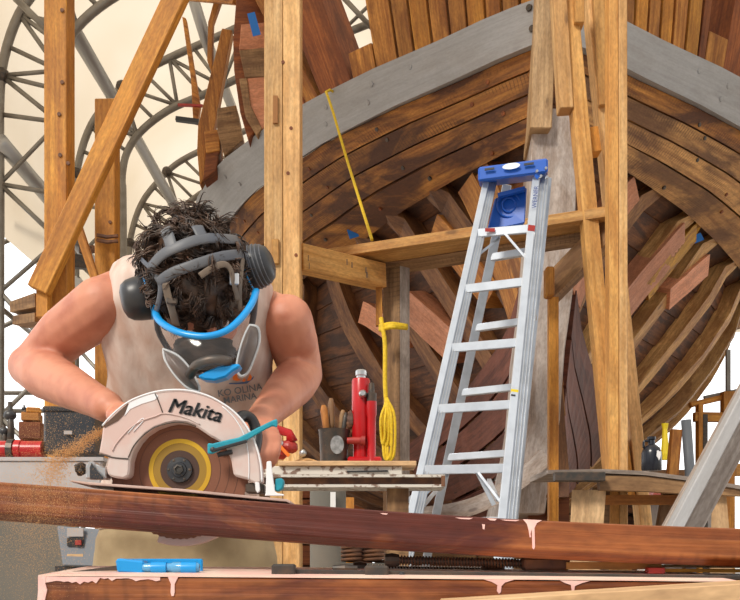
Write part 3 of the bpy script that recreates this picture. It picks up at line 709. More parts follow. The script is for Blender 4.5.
# ================================================================ TOOLS ON THE LOWER BEAM
t = thing('bar_clamp', 'long black bar clamp lying on the lower beam beneath the sawn beam', 'clamp', P(500,577,1.42))
MB().beam(P(288,571.5,1.42), P(760,578,1.42), .012, .007).build('bar', M['dark'], t, bev=.001)
MB().box(P(284,570,1.42), .037, .035, .019, .03).build('head_jaw', M['dark'], t, bev=.003)
MB().box(P(376.5,571.5,1.42), .037, .035, .019, .03).build('sliding_jaw', M['dark'], t, bev=.003)
MB().lathe([(.005,-.008),(.006,.004),(.003,.008)], P(402,577,1.415), Z, 8).build('stop_pin', M['black'], t)
MB().lathe([(.004,-.02),(.006,0),(.004,.02)], P(345,568,1.45), X, 8).build('handle_pin', M['dark'], t)
def screw(label, p0, p1, r, blk):
    p0 = V(p0); p1 = V(p1); t = thing('clamp_screw', label, 'screw', (p0+p1)/2); ax = (p1-p0).normalized(); L = (p1-p0).length
    MB().lathe([(r*.7,0),(r*.7,L)], p0, ax, 10).build('rod', M['dark'], t, smooth='auto')
    n = int(L/.0052); a = ax.orthogonal().normalized(); b = ax.cross(a)
    MB().tube([p0+ax*(L*k/(n*8))+(a*math.cos(k*.785)+b*math.sin(k*.785))*r*.82 for k in range(n*8)], .0017, 5).build('thread', M['steel'] if blk else M['rust'], t, smooth=True)
    MB().box(p1, .04 if blk else .08, .03, .022, .1).build('end_block', M['rust'], t, bev=.004)
    MB().lathe([(.010,-.012),(.012,0),(.010,.012)], p0, ax, 10).build('swivel', M['dark'], t)
screw('rusty threaded clamp screw lying just under the sawn beam', P(392,560,1.53), P(545,564,1.53), .0085, False)
screw('second threaded clamp screw half hidden behind the bar clamp', P(360,568,1.58), P(492,570.5,1.58), .0065, True)
t = thing('folding_rule', 'yellowish wooden rule lying on the lower beam at far right', 'ruler', P(700,573,1.55))
MB().beam(P(650,570,1.52), P(760,571,1.52), .03, .006).build('blade', M['yellow_wood'], t, bev=.001)
MB().box(P(655,570.5,1.5), .028, .02, .010).build('end_joint', M['redbrick'], t, bev=.001)
MB().beam(P(640,566,1.56), P(760,566.5,1.56), .03, .005).build('upper_blade', M['ply'], t, bev=.001)
mb = MB().box(P(610,565.5,1.54), .16, .05, .012); tag(mb.build('wood_offcut', M['pine']), 'pale offcut in the gap between the two beams, right of the screws', 'offcut')

# blue handled marking knife / saw
t = thing('utility_knife', 'bright blue plastic tool with a thin grey blade on the lower beam', 'knife', P(150,573,1.45))
bp_ = MB().box(P(160,565.5,1.47), .14, .006, .022, 0).build('backing_plate', M['cyan'], t, bev=.002)
MB().prism([P(x, y, 1.425) for x, y in ((115,559.5),(119,558.5),(144,561),(144,574.5),(117,572.5))], V((0,.035,0))).build('clasp', M['cyan'], t, bev=.003)
MB().lathe([(.006,0),(.007,.004),(.007,.045),(.009,.048),(.009,.085),(.006,.09)], P(143,567.5,1.43), X, 14).build('handle', plain('clear_blue', (.10,.35,.62), .15), t, smooth='auto')
for px in (158, 188): MB().lathe([(.010,-.01),(.0105,0),(.010,.014)], P(px,568,1.43), X, 14).build('collar', M['cyan'], t, smooth='auto')
mb = MB(); mb.prism([P(72,571.5,1.43), P(117,565.5,1.43), P(122,567.5,1.43), P(118,570.5,1.43)], V((0,.002,0))); mb.build('blade', M['dark'], t)
mb = MB().beam(P(80,573,1.46), P(118,571,1.46), .012, .004); mb.build('wood_sheath', M['ply'], t)

# ================================================================ MIDDLE STEEL RAIL WITH THE RED JACK
D = 2.9
t = thing('steel_rail', 'chipped white and rusty steel rail table carrying the pot and red jack', 'rail', P(350,488,D))
xl, xr = P(225,0,D).x, P(444,0,D).x
def zz(py, d=D): return EYE+(HZ-py)/F*d
MB().box(((xl+P(402,0,D).x)/2, D+.05, zz(471)), P(402,0,D).x-xl, .13, (476-467)/F*D).build('upper_flange', M['paint_white'], t, bev=.003)
MB().box(((xl+xr)/2, D+.045, zz(476.8)), xr-xl, .17, .008).build('flange_edge', M['paint_white'], t)
MB().box(((xl+xr)/2, D+.05, zz(481.5)), xr-xl-.01, .12, .026).build('web', M['rust'], t)
MB().box(((xl+xr)/2, D+.045, zz(486.7)), xr-xl, .17, .009).build('lower_flange', M['paint_white'], t)
MB().box((xr-.006, D-.04, zz(482)), .012, .01, .034).build('end_rust', M['orange'] if 0 else M['rust'], t)
MB().beam(P(347,471.5,D-.02), P(388,471,D-.02), .006, .005).build('slot', M['black'], t)
for x in (xl+.1, P(398,0,D).x):
    MB().beam((x, D+.05, 0), (x, D+.05, zz(488)), .07, .08, Y).build('leg', M['timber'], t)
mb = MB().box(((P(279,0,D).x+P(416,0,D).x)/2, D+.05, zz(464.2)), P(416,0,D).x-P(279,0,D).x, .16, .0155)
tag(mb.build('pine_board', M['ply'], bev=.002), 'thin pale board lying on the steel rail under the pot', 'board')
zb = zz(464.2)+.008
# pot
pc = V((P(334,0,D+.05).x, D+.05, zb)); t = thing('tool_pot', 'small black tin pot holding chisels left of the red jack', 'pot', pc)
MB().lathe([(.0,.003),(.042,.003),(.044,.0),(.05,.105),(.052,.11),(.047,.11),(.042,.006),(.0,.006)], pc, Z, 24).build('pot_body', M['dark'], t, smooth='auto')
MB().prism([pc+V((.022*math.cos(k*.35)+.012, -.049, .055+.03*math.sin(k*.35))) for k in range(18)], V((0,.003,0))).build('label', plain('worn_label', (.3,.3,.3), .6, var=(.05,.05,.05), scale=60), t)
for i, (dx, dy, tx, ty, h, r, mt, lab) in enumerate(((-.02,0,-.035,0,.19,.011,'topwood','wooden chisel handle leaning left in the black pot'),(-.008,.015,-.01,.01,.215,.010,'timber','tallest wooden handle standing in the black pot'),
                                  (.018,.01,.03,0,.175,.009,'timber','short brown handle at the right of the black pot'),(.025,-.01,.04,-.01,.165,.007,'dark','dark steel shank leaning right in the black pot'))):
    a = pc+V((dx*.6, dy, .01)); b_ = pc+V((tx, ty, h)); t2 = thing('hand_tool', lab, 'tool', a, 'tools in the black pot')
    MB().tube([a, lerp(a, b_, .5)], .004, 6).build('shank', M['steel'], t2)
    MB().tube([lerp(a, b_, .45), lerp(a, b_, .6), lerp(a, b_, .9), b_], [r*.7, r, r*1.15, r*.6], 10).build('handle', M[mt], t2, smooth=True)
t2 = thing('rusty_tool', 'rusty red tool head resting against the pot rim beside the jack', 'tool', pc+V((.05,0,.11)))
MB().ell(pc+V((.055,0,.14)), (.02,.02,.03), None, 10, 8, jit=.4).build('head', M['rust'], t2); MB().tube([pc+V((.06,0,.12)), pc+V((.035,0,.02))], .006, 6).build('shaft', M['rust'], t2)
# jack
jc = V((P(361,0,D+.05).x, D+.05, zb)); t = thing('hydraulic_jack', 'red hydraulic bottle jack with chrome top standing on the steel rail', 'jack', jc)
def zpx(py): return zz(py, D+.05)-zb
MB().box(jc+V((.012,0,.009)), .11, .08, .018).build('base_plate', M['red'], t, bev=.005)
MB().lathe([(.026,.0),(.026,zpx(440)),(.030,zpx(438)),(.030,zpx(381)),(.027,zpx(379)),(.0,zpx(379))], jc, Z, 24).build('main_cylinder', M['red'], t, smooth='auto')
MB().lathe([(.015,zpx(380)),(.015,zpx(376)),(.018,zpx(375.5)),(.018,zpx(371)),(.014,zpx(370)),(.0,zpx(370))], jc, Z, 18).build('ram', M['steel'], t, smooth='auto')
pj = jc+V((.0345,-.028,0))
MB().lathe([(.017,0),(.014,.01),(.0145,zpx(418)),(.017,zpx(416)),(.017,zpx(403)),(.0,zpx(403))], pj, Z, 18).build('pump_cylinder', M['red'], t, smooth='auto')
MB().lathe([(.016,zpx(404)),(.017,zpx(395)),(.010,zpx(394)),(.009,zpx(385)),(.0,zpx(384))], pj, Z, 14).build('pump_collar', M['dark'], t, smooth='auto')
MB().lathe([(.010,-.045),(.012,-.02),(.012,.0),(.016,.002),(.016,.014),(.0,.014)], jc+V((.0,-.036,zpx(442))), X, 12).build('linkage_pin', M['redbrick'], t, smooth='auto')
MB().lathe([(.013,.0),(.013,-.018),(.008,-.026),(.0,-.026)], jc+V((.006,-.028,zpx(396))), Y, 12).build('release_valve', M['steel'], t, smooth='auto')
# red vice / clamp left of the pot
rc = P(283,462,D+.04); t = thing('clamp_tool', 'battered red metal clamp mechanism between the saw and the pot', 'clamp', rc)
MB().box(P(277,450,D+.04), .07, .05, .06, .2).build('body', M['redbrick'], t, bev=.012)
MB().tube([P(268,424,D+.02), P(277,430,D+.02), P(289,433,D+.02), P(292,442,D+.02)], [.014,.016,.014,.02], 10).build('lever', M['red'], t, smooth=True)
MB().ell(P(289,447,D+.02), (.03,.025,.022), None, 12, 8, jit=.3).build('jaw', M['redbrick'], t)
MB().tube([P(278,444,D), P(289,456,D)], .006, 8).build('spring_rod', M['orange'], t)
for (px, py) in ((281,444),(303,453)): MB().ell(P(px,py,D+.01), (.012,.012,.012), None, 10, 8).build('bolt_end', M['steel'], t, smooth=True)
mb = MB(); R = [] 
for i in range(9):
    x = lerp(290, 322, i/8); h = 4.5*math.sin(math.pi*i/8)+.3; R.append([P(x,463,D+.02), P(x,463-h,D+.05), P(x,463,D+.1)])
tag(mb.rings(R).build('rag', M['sawdust']), 'small heap of sawdust on the board left of the pot', 'sawdust heap')
# yellow rope bundle tied on the grey post
t = thing('rope_bundle', 'coiled yellow rope tied around the grey scaffold post and hanging down', 'rope', P(386,460,5.6))
for k in range(3):
    MB().tube(smooth_path([P(380,326+k*2,5.62), P(392,324+k*1.5,5.55), P(407,326+k,5.6)], 5), .014, 6).build('wrap', M['yrope'], t, smooth=True)
MB().tube(smooth_path([P(381,318,5.6), P(383,330,5.58), P(385,345,5.58), P(385,380,5.58), P(386,400,5.58)], 5), .014, 6).build('hanging_end', M['yrope'], t, smooth=True)
random.seed(5)
for k in range(7):
    x = 386+U(-4,4); w = U(2,5); top = U(396,404); bot = U(440,461)
    MB().tube(smooth_path([P(386,top,5.56), P(x-w,top+15,5.56+U(-.04,.04)), P(x-w*.8,bot-8,5.56), P(x,bot,5.56), P(x+w,bot-9,5.54), P(x+w,top+18,5.52), P(387,top,5.54)], 5), .009, 6).build('coil_loop', M['yrope'], t, smooth=True)

# ================================================================ RIGHT BENCH
D = 4.35
t = thing('trestle_bench', 'low rough wooden bench with grey top and plywood legs at right', 'bench', (P(660,0,D).x, D, 0))
def zd(py, d): return EYE+(HZ-py)/F*d
MB().rings([[P(x, y, D), P(x, y, D)+V((0,.5,.012)), P(x, y, D)+V((0,.5,-.02)), P(x, y+4, D)] for x, y in ((548,470),(603,469),(645,471),(692,477),(745,486))]).build('top_board', M['grey_wood'], t)
MB().rings([[P(x, y, D+.01), P(x, y, D+.01)+V((0,.06,0)), P(x, y+h, D+.01)+V((0,.06,0)), P(x, y+h, D+.01)] for x, y, h in ((600,476,14),(645,476,15),(692,482,12),(745,490,6))]).build('apron', M['timber'], t)
MB().box(P(579,477,D-.03), .24, .06, .045).build('black_strap', M['dark'], t, bev=.004)
MB().rings([[P(572,490,D+.05), P(606,490,D+.05), P(606,490,D+.09), P(572,490,D+.09)], [V((P(563,0,D).x,D+.05,0)), V((P(590,0,D).x,D+.05,0)), V((P(590,0,D).x,D+.09,0)), V((P(563,0,D).x,D+.09,0))]]).build('plywood_leg', M['ply'], t)
MB().rings([[P(712,492,D+.05), P(726,492,D+.05), P(726,492,D+.09), P(712,492,D+.09)], [V((P(712,0,D).x,D+.05,0)), V((P(752,0,D).x,D+.05,0)), V((P(752,0,D).x,D+.09,0)), V((P(712,0,D).x,D+.09,0))]]).build('plywood_leg', M['ply'], t)
for (a, b_) in ((672, 650), (600, 612)): MB().beam(V((P(b_,0,D).x,D+.3,0)), P(a,488,D+.3), .09, .05, Y).build('leg', M['timber'], t)
MB().box(P(655,500,D+.25), .55, .03, .05).build('stretcher', M['topwood'], t)
bc = P(651.5,471,D+.12); bc.z = zd(471,D)+.012; t = thing('bottle', 'black glass jug with a small loop handle standing on the right bench', 'bottle', bc)
h = (471-437)/F*(D+.12)
MB().lathe([(.0,0),(.045,0),(.05,.008),(.05,h*.52),(.04,h*.68),(.018,h*.78),(.016,h*.9),(.021,h*.92),(.021,h),(.0,h)], bc, Z, 20).build('body', M['bottle'], t, smooth='auto')
MB().tube(smooth_path([bc+V((-.015,-.01,h*.86)), bc+V((-.04,-.01,h*.86)), bc+V((-.042,-.01,h*.66))], 4), .006, 6).build('handle', M['bottle'], t, smooth=True)
MB().prism([bc+V((.02+.011*math.cos(k*.6), -.052, .075+.022*math.sin(k*.6)+.006*math.sin(k*2.1))) for k in range(10)], V((0,.008,0))).build('white_mark', M['white'], t)
mb = MB().rings([[P(x,y,d)-V((math.cos(.68)*w_/2,0,-math.sin(.68)*w_/2)) , P(x,y,d)+V((math.cos(.68)*w_/2,0,-math.sin(.68)*w_/2)), P(x,y,d)+V((math.cos(.68)*w_/2,.05,-math.sin(.68)*w_/2)), P(x,y,d)-V((math.cos(.68)*w_/2,-.05,-math.sin(.68)*w_/2))] for x,y,d,w_ in ((787,338,3.96,.15),(686,524,3.75,.15),(557,762,3.55,.15))])
for r in (0,): pass
tag(mb.build('leaning_plank', M['grey_wood'], bev=.003), 'weathered grey plank leaning diagonally in front of the right bench', 'plank')
mb = MB().beam(ext(P(747,390,3.80), P(677,523,3.64)), P(775,337,3.86), .05, .07, Y); tag(mb.build('leaning_plank', M['wale'], bev=.004), 'narrow grey batten along the upper edge of the leaning plank', 'plank')
# background posts at right
t = thing('fence_frame', 'orange timber frame of posts and rails in the bright background at right', 'fence', (P(715,0,9).x, 9, 0))
for (x0, x1, y0, mt) in ((697,701.5,405,'pine_orange'),(722,733,392,'pine_orange')): MB().box((P((x0+x1)/2,0,9).x, 9, (zd(y0,9))/2), (x1-x0)/F*9, .1, zd(y0,9)).build('post', M[mt], t)
MB().box((P(703.5,0,9).x, 9, zd(415,9)/2), .05, .1, zd(415,9)).build('post', M['dark'], t)
MB().beam(P(694,417,9.0), P(760,418,9.0), .08, .09).build('rail', M['pine_orange'], t)
MB().beam(P(690,405,9.05), P(760,389,9.05), .08, .05).build('rail', M['pine_orange'], t)
MB().beam(P(700,470,9.05), P(760,470,9.05), .08, .12).build('rail', M['pine'], t)
MB().beam(P(728,350,9.1), P(728,395,9.1), .04, .04, Y).build('upright', M['pipe'], t)
MB().beam(P(704,398,9.1), P(760,386,9.1), .04, .04).build('top_rail', M['pipe'], t)
pipe('leaning_pole', [V((P(692,0,7).x,7,0)), P(690,474,7), P(686,420,7)], .04, 'blue grey pole standing in the bright gap behind the bottle', 'charger')
mb = MB().beam(V((P(655,0,6.5).x,6.5,0)), P(676,430,6.5), .07, .07, Y); tag(mb.build('timber_prop', M['topwood']), 'short brown prop under the ship bottom behind the bottle', 'timber prop')
mb = MB().box(P(665,447,6.9), .035, .03, .2); 
tag(MB().lathe([(.03,0),(.035,.05),(.02,.25),(.03,.3)], P(665,460,7.4)-V((0,0,.0)), Z, 8).build('yellow_strap', M['yellow']), 'small yellow strap hanging behind the bottle', 'strap')
mb = MB().rings([[P(x,y,12), P(x,y,12)+V((0,2,0)), P(x,475,12)+V((0,2,0)), P(x,475,12)] for x,y in ((680,462),(694,455),(708,462))])
t = thing('site_cabin', 'low pale building with a red roof far off between the posts at right', 'building', (P(700,0,14).x,14,0))
MB().box((P(700,0,14).x,15,.9), 1.0, 1, 1.8).build('wall', M['greyboard'], t); MB().rings([[V((P(700,0,14).x+a*.65,14.4,1.8)), V((P(700,0,14).x+a*.65,15.6,1.8)), V((P(700,0,14).x+a*.3,15,2.15))] for a in (-1,1)]).build('roof', M['redbrick'], t)

# ================================================================ UNDER THE SHIP
random.seed(21)
for i, (px, d, n) in enumerate(((335,12.2,5),(405,10.6,3),(475,9.0,2),(530,7.1,1),(596,8.4,2),(285,15,6),(650,11.5,3))):
    x = P(px,0,d).x; t = thing('timber_crib', ['wide','low','stacked','short','square','tall','small'][i]+' crib of dark timber blocks '+['left of the jack','behind the jack','under the keel line','below the stem foot','behind the right props','farthest back at left','beneath the ship at right'][i], 'timber crib', (x, d, 0), 'blocking under the ship')
    for k in range(n):
        if k % 2: 
            for s in (-1, 1): MB().box((x+s*.38, d, .13+.26*k), .25, 1.1, .25).build('block', M['timber'] if (k+i) % 3 else M['topred'], t, bev=.008)
        else:
            for s in (-1, 1): MB().box((x, d+s*.38, .13+.26*k), 1.15, .25, .25).build('block', M['timber'] if (k+i) % 2 else M['skin_plank'], t, bev=.008)
t = thing('gap_filler_stack', 'tall stack of dark sawn timber far behind the ship bottom', 'timber stack', (P(430,0,16.5).x, 16.5, 0))  # stack added so the bright sky gaps under the hull turn dark
for r in range(9):
    for k in range(4):
        w_ = 1.85; MB().box((P(270,0,16).x+.9+w_*k+U(-.05,.05), 16.5+U(-.1,.1), .15+.27*r), w_-.04, 1.2, .24).build('stacked_beam', M[random.choice(['timber','skin_plank','topred'])], t, bev=.01)
# ================================================================ LEFT BENCH
D = 2.9
t = thing('work_bench', 'grey plank bench behind the saw at the left edge', 'bench', (P(30,0,D).x, D, 0))
x0, x1 = P(-60,0,D).x, P(103,0,D).x; zt = zz(457, D)
MB().box(((x0+x1)/2, D+.25, zt-.006), x1-x0, .5, .012).build('bench_top', M['greyboard'], t)
MB().box(((x0+x1)/2, D+.02, zt-.062), x1-x0-.02, .03, .1).build('front_board', M['greyboard'], t, bev=.003)
MB().box(((x0+x1)/2-.02, D+.1, (zt-.11)/2), x1-x0-.25, .04, zt-.11).build('lower_cloth', M['tarp_dark'], t)
for x in (x0+.05, x1-.05): MB().box((x, D+.3, (zt-.01)/2), .06, .06, zt-.01).build('leg', M['timber'], t)
t = thing('tool_box', 'black plastic toolbox on the left bench behind the forearm', 'toolbox', P(76,457,D+.1))
MB().box(P(75,434.5,D+.12)+V((0,0,0)), .165, .15, .145, .05).build('box_body', M['charger'] if 0 else M['cup'], t, bev=.008)
MB().box(P(75,413,D+.12), .17, .16, .02, .05).build('lid', M['black'], t, bev=.005)
MB().box(P(74,407,D+.12), .08, .03, .015, .05).build('handle', M['black'], t, bev=.004)
MB().box(P(68,432.5,D+.035), .026, .003, .012, .05).build('label', M['greyboard'], t)
t = thing('red_pipe', 'red enamelled pipe lying across the left bench', 'pipe', P(22,455,D+.05))
MB().lathe([(.03,-.25),(.03,0),(.034,.001),(.034,.02),(.03,.021),(.03,.09)], P(16,450,D+.06), X, 14).build('barrel', M['red'], t, smooth='auto')
MB().lathe([(.036,-.01),(.036,.01)], P(12,450,D+.06), X, 14).build('band', M['dark'], t)
for i, (px, py, w, h, mt, lab) in enumerate(((32,447,.085,.022,'pine_orange','wide brown block at the bottom of the left block stack'),(33,432,.075,.06,'topred','dark brown block in the middle of the left block stack'),(32,418,.06,.03,'topwood','orange block second from the top of the left block stack'),(34,411.5,.045,.018,'pine_orange','smallest orange block topping the left block stack'))):
    c = P(px, py, D+.22)
    tag(MB().box(c, w, .08, h, .1*i).build('wood_block', M[mt], bev=.003), lab, 'wood block')
for i, (px, top, bot, r) in enumerate(((10,402,455,.016),(24,405,420,.006),(4,425,450,.012),(46,408,440,.005))):
    t2 = thing('hand_drill' if i == 0 else 'hand_tool', ['dark metal tool standing upright at the far left of the bench','thin tool shaft rising above the block stack','squat dark tool at the very left edge','thin dark rod beside the black toolbox'][i], 'tool', P(px, bot, D+.3))
    MB().tube([P(px,457,D+.3), P(px+1,lerp(bot,top,.5),D+.3), P(px,top,D+.3)], [r,r*.8,r*.5], 8).build('shaft', M['dark'], t2, smooth=True)
    MB().ell(P(px,lerp(bot,top,.75),D+.3), (r*1.5,r*1.2,r*1.2), None, 10, 6).build('head', M['cup'], t2, smooth=True)
t = thing('battery_charger', 'dark grey tool charger with small labels standing behind the blue knife', 'charger', P(80,566,2.4))
cb = MB().rings([[P(57,526,2.42), P(101,529,2.42), P(101,529,2.52), P(57,526,2.52)], [P(63,566,2.4), P(96,567,2.4), P(96,567,2.52), P(63,566,2.52)]]).build('housing', M['charger'], t, bev=.004)
for (a, b_, c, d_, mt) in ((67,528,83,536.5,'greyboard'),(67,538,83,546,'black'),(75,540,81,545,'redbrick'),(67,554,83,560.5,'ply')): 
    k = 2.405 if mt != 'redbrick' else 2.40
    MB().prism([P(a,b_,k), P(c,b_,k), P(c,d_,k), P(a,d_,k)], V((0,.006,0))).build('label', M[mt], t)
MB().box((P(79,0,2.46).x,2.46,(zd(566,2.4))/2), .1, .09, zd(566,2.4)).build('stand', M['cup'], t)
# dark clutter seen in the slot behind the beams
random.seed(9)
t = thing('spring_pair', 'pair of coil springs on a grey block behind the two front beams', 'spring', P(360,562,2.6))
for px in (352, 374): MB().tube([P(px,562-k*.45,2.6)+V((.03*math.cos(k*.7),.03*math.sin(k*.7),0)) for k in range(0, 60)], .005, 5).build('coil', M['rust'], t, smooth=True)
MB().box((P(363,0,2.6).x,2.6,zd(563,2.6)/2), .16, .09, zd(563,2.6)).build('base_block', M['tarp_dark'], t)
tag(MB().box((P(455,0,3.4).x,3.5,.30), .6, .3, .60).build('storage_crate', M['tarp_dark'], bev=.01), 'long dark crate low behind the front beams', 'crate')
t = thing('paint_can', 'dark can with a white label under the steel rail', 'can', (P(332,0,3.5).x,3.5,0))
MB().lathe([(.07,0),(.07,zd(490,3.5)),(.0,zd(490,3.5))], (P(328,0,3.5).x,3.5,0), Z, 16).build('can_body', M['tarp_dark'], t, smooth='auto')
MB().box(P(333,500,3.42), .02, .01, .06).build('label', M['white'], t)
tag(MB().box((P(342,0,3.6).x+.0,3.75,zd(508,3.75)/2), .09, .09, zd(488,3.75)).build('wood_block', M['pine_orange']), 'orange wood block upright beneath the steel rail', 'wood block')
# ================================================================ WORKER
who = thing('person', 'person in a dusty sleeveless shirt and khaki shorts bending over the circular saw', 'person', (P(190,0,2.1).x, 2.1, 0))
def cap(mb, p0, p1, r0, r1, n=14):
    p0 = V(p0); p1 = V(p1); ax = (p1-p0); L = ax.length; ax = ax/L if L > 1e-6 else Z
    prof = []
    for k in range(5): a = math.pi/2*(1-k/4); prof.append((max(1e-4, r0*math.cos(a)), -r0*math.sin(a)))
    for k in range(5): a = math.pi/2*k/4; prof.append((max(1e-4, r1*math.cos(a)), L+r1*math.sin(a)))
    mb.lathe(prof, p0, ax, n)
def chain(mb, js):
    for (a, ra), (b, rb) in zip(js, js[1:]): cap(mb, a, b, ra, rb)
def fuse(mb, vox, smooth_it, name, mat, parent, fac=.5):
    o = mb.build(name, mat, parent)
    r = o.modifiers.new('r', 'REMESH'); r.mode = 'VOXEL'; r.voxel_size = vox; r.use_smooth_shade = True
    s = o.modifiers.new('s', 'SMOOTH'); s.iterations = smooth_it; s.factor = fac
    dg = bpy.context.evaluated_depsgraph_get(); dg.update()
    me = bpy.data.meshes.new_from_object(o.evaluated_get(dg)); old = o.data
    o.modifiers.clear(); o.data = me; me.name = name
    if not me.materials: me.materials.append(mat)
    for p in me.polygons: p.use_smooth = True
    return o
# torso section list: centre px, py, d, half widths (px), half depth (m)
TS = [(189,268,1.90,72,.075),(191,285,1.90,80,.095),(192,310,1.91,83,.11),(192,345,1.95,84,.115),(190,380,1.99,80,.11),(186,410,2.02,76,.105),(184,450,2.05,72,.10),(184,500,2.08,76,.105),(184,545,2.11,84,.115),(184,575,2.12,86,.115)]
def sec(px, py, d, w, ry, k=1.0, n=40, e=2.5):
    c = P(px, py, d); rx = w/F*(d-ry*.3)*k; out = []
    for j in range(n):
        a = 2*math.pi*j/n; ca, sa = math.cos(a), math.sin(a)
        out.append(c+V((rx*math.copysign(abs(ca)**(2/e), ca), ry*k*math.copysign(abs(sa)**(2/e), sa), 0)))
    return out
bm_ = MB()
bm_.rings([sec(*s, k=.9) for s in TS])
# shoulders girdle, chest, neck
SL, SR = P(103,306,1.88), P(287,321,1.925)
chain(bm_, [(P(190,292,1.94), .06), (P(130,290,1.92), .052), (SL, .060)])
chain(bm_, [(P(200,292,1.94), .06), (P(256,306,1.96), .045), (SR, .050)])

# arms, image left then image right
EL, WL = P(29,366,2.0), P(108,407,1.70)
chain(bm_, [(SL, .062), (lerp(SL, P(60,337,1.95), .9), .056), (EL+V((.02,0,.01)), .05), (EL, .046)])
bm_.ell(P(68,335,1.93), (.055,.045,.045))
chain(bm_, [(EL, .046), (lerp(EL, WL, .25), .053), (lerp(EL, WL, .55), .045), (lerp(EL, WL, .85), .034), (WL, .031)])
ER, WR = P(302,374,2.02), P(262,418,1.68)
chain(bm_, [(SR, .057), (lerp(SR, ER, .5), .054), (ER, .047)])
bm_.ell(P(299,342,1.95), (.042,.045,.045)); 
chain(bm_, [(ER, .047), (lerp(ER, WR, .25), .050), (lerp(ER, WR, .55), .042), (lerp(ER, WR, .85), .032), (WR, .029)])
# hands: palm and five separate fingers closing on the handles
def hand(palm0, palm1, across, grip, curl_dir, r=.0092, thumb=None):
    palm0, palm1, across = V(palm0), V(palm1), V(across).normalized()
    for k in (-.024, -.008, .008, .024): cap(bm_, palm0+across*k*.7, palm1+across*k, .016, .012, 10)
    fwd = (palm1-palm0).normalized(); cd = V(curl_dir).normalized()
    for k, L in zip((-.029,-.010,.010,.029), (.8,1,.95,.78)):
        b = palm1+across*k; p1 = b+(fwd*.8+cd*.5).normalized()*.036*L; p2 = p1+(fwd*.1+cd).normalized()*.026*L; p3 = p2+(cd*.7-fwd*.6).normalized()*.020*L
        cap(bm_, b, p1, r, r*.95, 10); cap(bm_, p1, p2, r*.95, r*.9, 10); cap(bm_, p2, p3, r*.88, r*.75, 10)
    s = thumb; b = lerp(palm0, palm1, .25)+across*.026*s; p1 = b+(fwd*.6+across*s*.8+cd*.2).normalized()*.034; p2 = p1+(fwd*.8+cd*.7).normalized()*.028
    cap(bm_, b, p1, .013, .010, 10); cap(bm_, p1, p2, .010, .008, 10)
hand(P(116,412,1.67), P(136,420,1.61), (0,.8,.45), None, (0,-.3,-1), thumb=1)
hand(P(258,421,1.655), P(262,438,1.60), (.9,.35,.0), None, (-.35,.25,-.9), thumb=-1)
# legs down to the ground
for s in (-1, 1):
    hx = P(184,0,2.12).x+s*.10
    chain(bm_, [(V((hx,2.12,.88)), .092), (V((hx+s*.04,2.10,.50)), .06), (V((hx+s*.05,2.16,.33)), .056), (V((hx+s*.06,2.20,.09)), .038)])
    chain(bm_, [(V((hx+s*.06,2.21,.05)), .042), (V((hx+s*.08,2.02,.035)), .033)])
# neck and head
HC = P(199,284,1.70)
ang = math.radians(15)
Rv = V((math.cos(ang), 0, math.sin(ang))); Fv = V((math.sin(ang)*.95, -.22, -math.cos(ang)*.95)).normalized(); Rv = (Rv-Fv*Rv.dot(Fv)).normalized(); Uv = Fv.cross(Rv).normalized()
if Uv.y > 0: Uv = -Uv
HM = Matrix((Rv, Uv, Fv)).transposed()
def HP(r, u, f): return HC+Rv*r+Uv*u+Fv*f
cap(bm_, P(196,292,1.92), HP(0,-.05,-.03), .062, .058)
bm_.ell(HP(0,.015,0), (.076,.095,.097), HM, 24, 16); bm_.ell(HP(0,-.06,.045), (.055,.05,.055), HM, 16, 10)
cap(bm_, HP(0,.0,.095), HP(0,-.03,.118), .009, .014); bm_.ell(HP(0,-.055,.098), (.024,.010,.010), HM, 10, 8)   # nose, lips
for s in (-1, 1): bm_.ell(HP(s*.078,-.015,-.005), (.012,.030,.018), HM, 10, 8); bm_.ell(HP(s*.032,.012,.085), (.022,.008,.012), HM, 8, 6)
body = fuse(bm_, .0055, 5, 'body', M['skin'], who)
for s in (-1, 1): MB().ell(HP(s*.031,-.002,.086), (.012,.012,.012), HM, 12, 8).build('eye', M['white'], who, smooth=True)
# shirt
def wr(p, amp=.013):
    q = V((p.x*16+3+p.z*4, p.y*5, p.z*4.5)); return noise.noise(q)*amp+noise.noise(q*2.3)*amp*.6+noise.noise(V((p.x*9-p.z*11,p.z*7,2)))*amp*.5
R = []
T2 = []
for i in range(len(TS)-1):
    for k in range(6):
        t = k/6; T2.append(tuple(lerp(a, b, t) for a, b in zip(TS[i], TS[i+1])))
T2 = T2[:47]
for s in T2:
    ring = sec(*s, k=1.0, n=72); c = P(s[0], s[1], s[2])
    R.append([p+(p-c).normalized()*(.004+wr(p)) for p in ring])
c0 = P(190,266,1.91)
top = [[c0+(p-P(TS[0][0],TS[0][1],TS[0][2]))*k+V((0,.01*(1-k),.012*(1-k)+.006)) for p in R[0]] for k in (.92,.78,.6,.48)]
sh_ = MB().rings(top[::-1]+R, caps=False).build('tank_top', M['shirt'], who, smooth=True)
sm = sh_.modifiers.new('th', 'SOLIDIFY'); sm.thickness = .004; sm.offset = -1
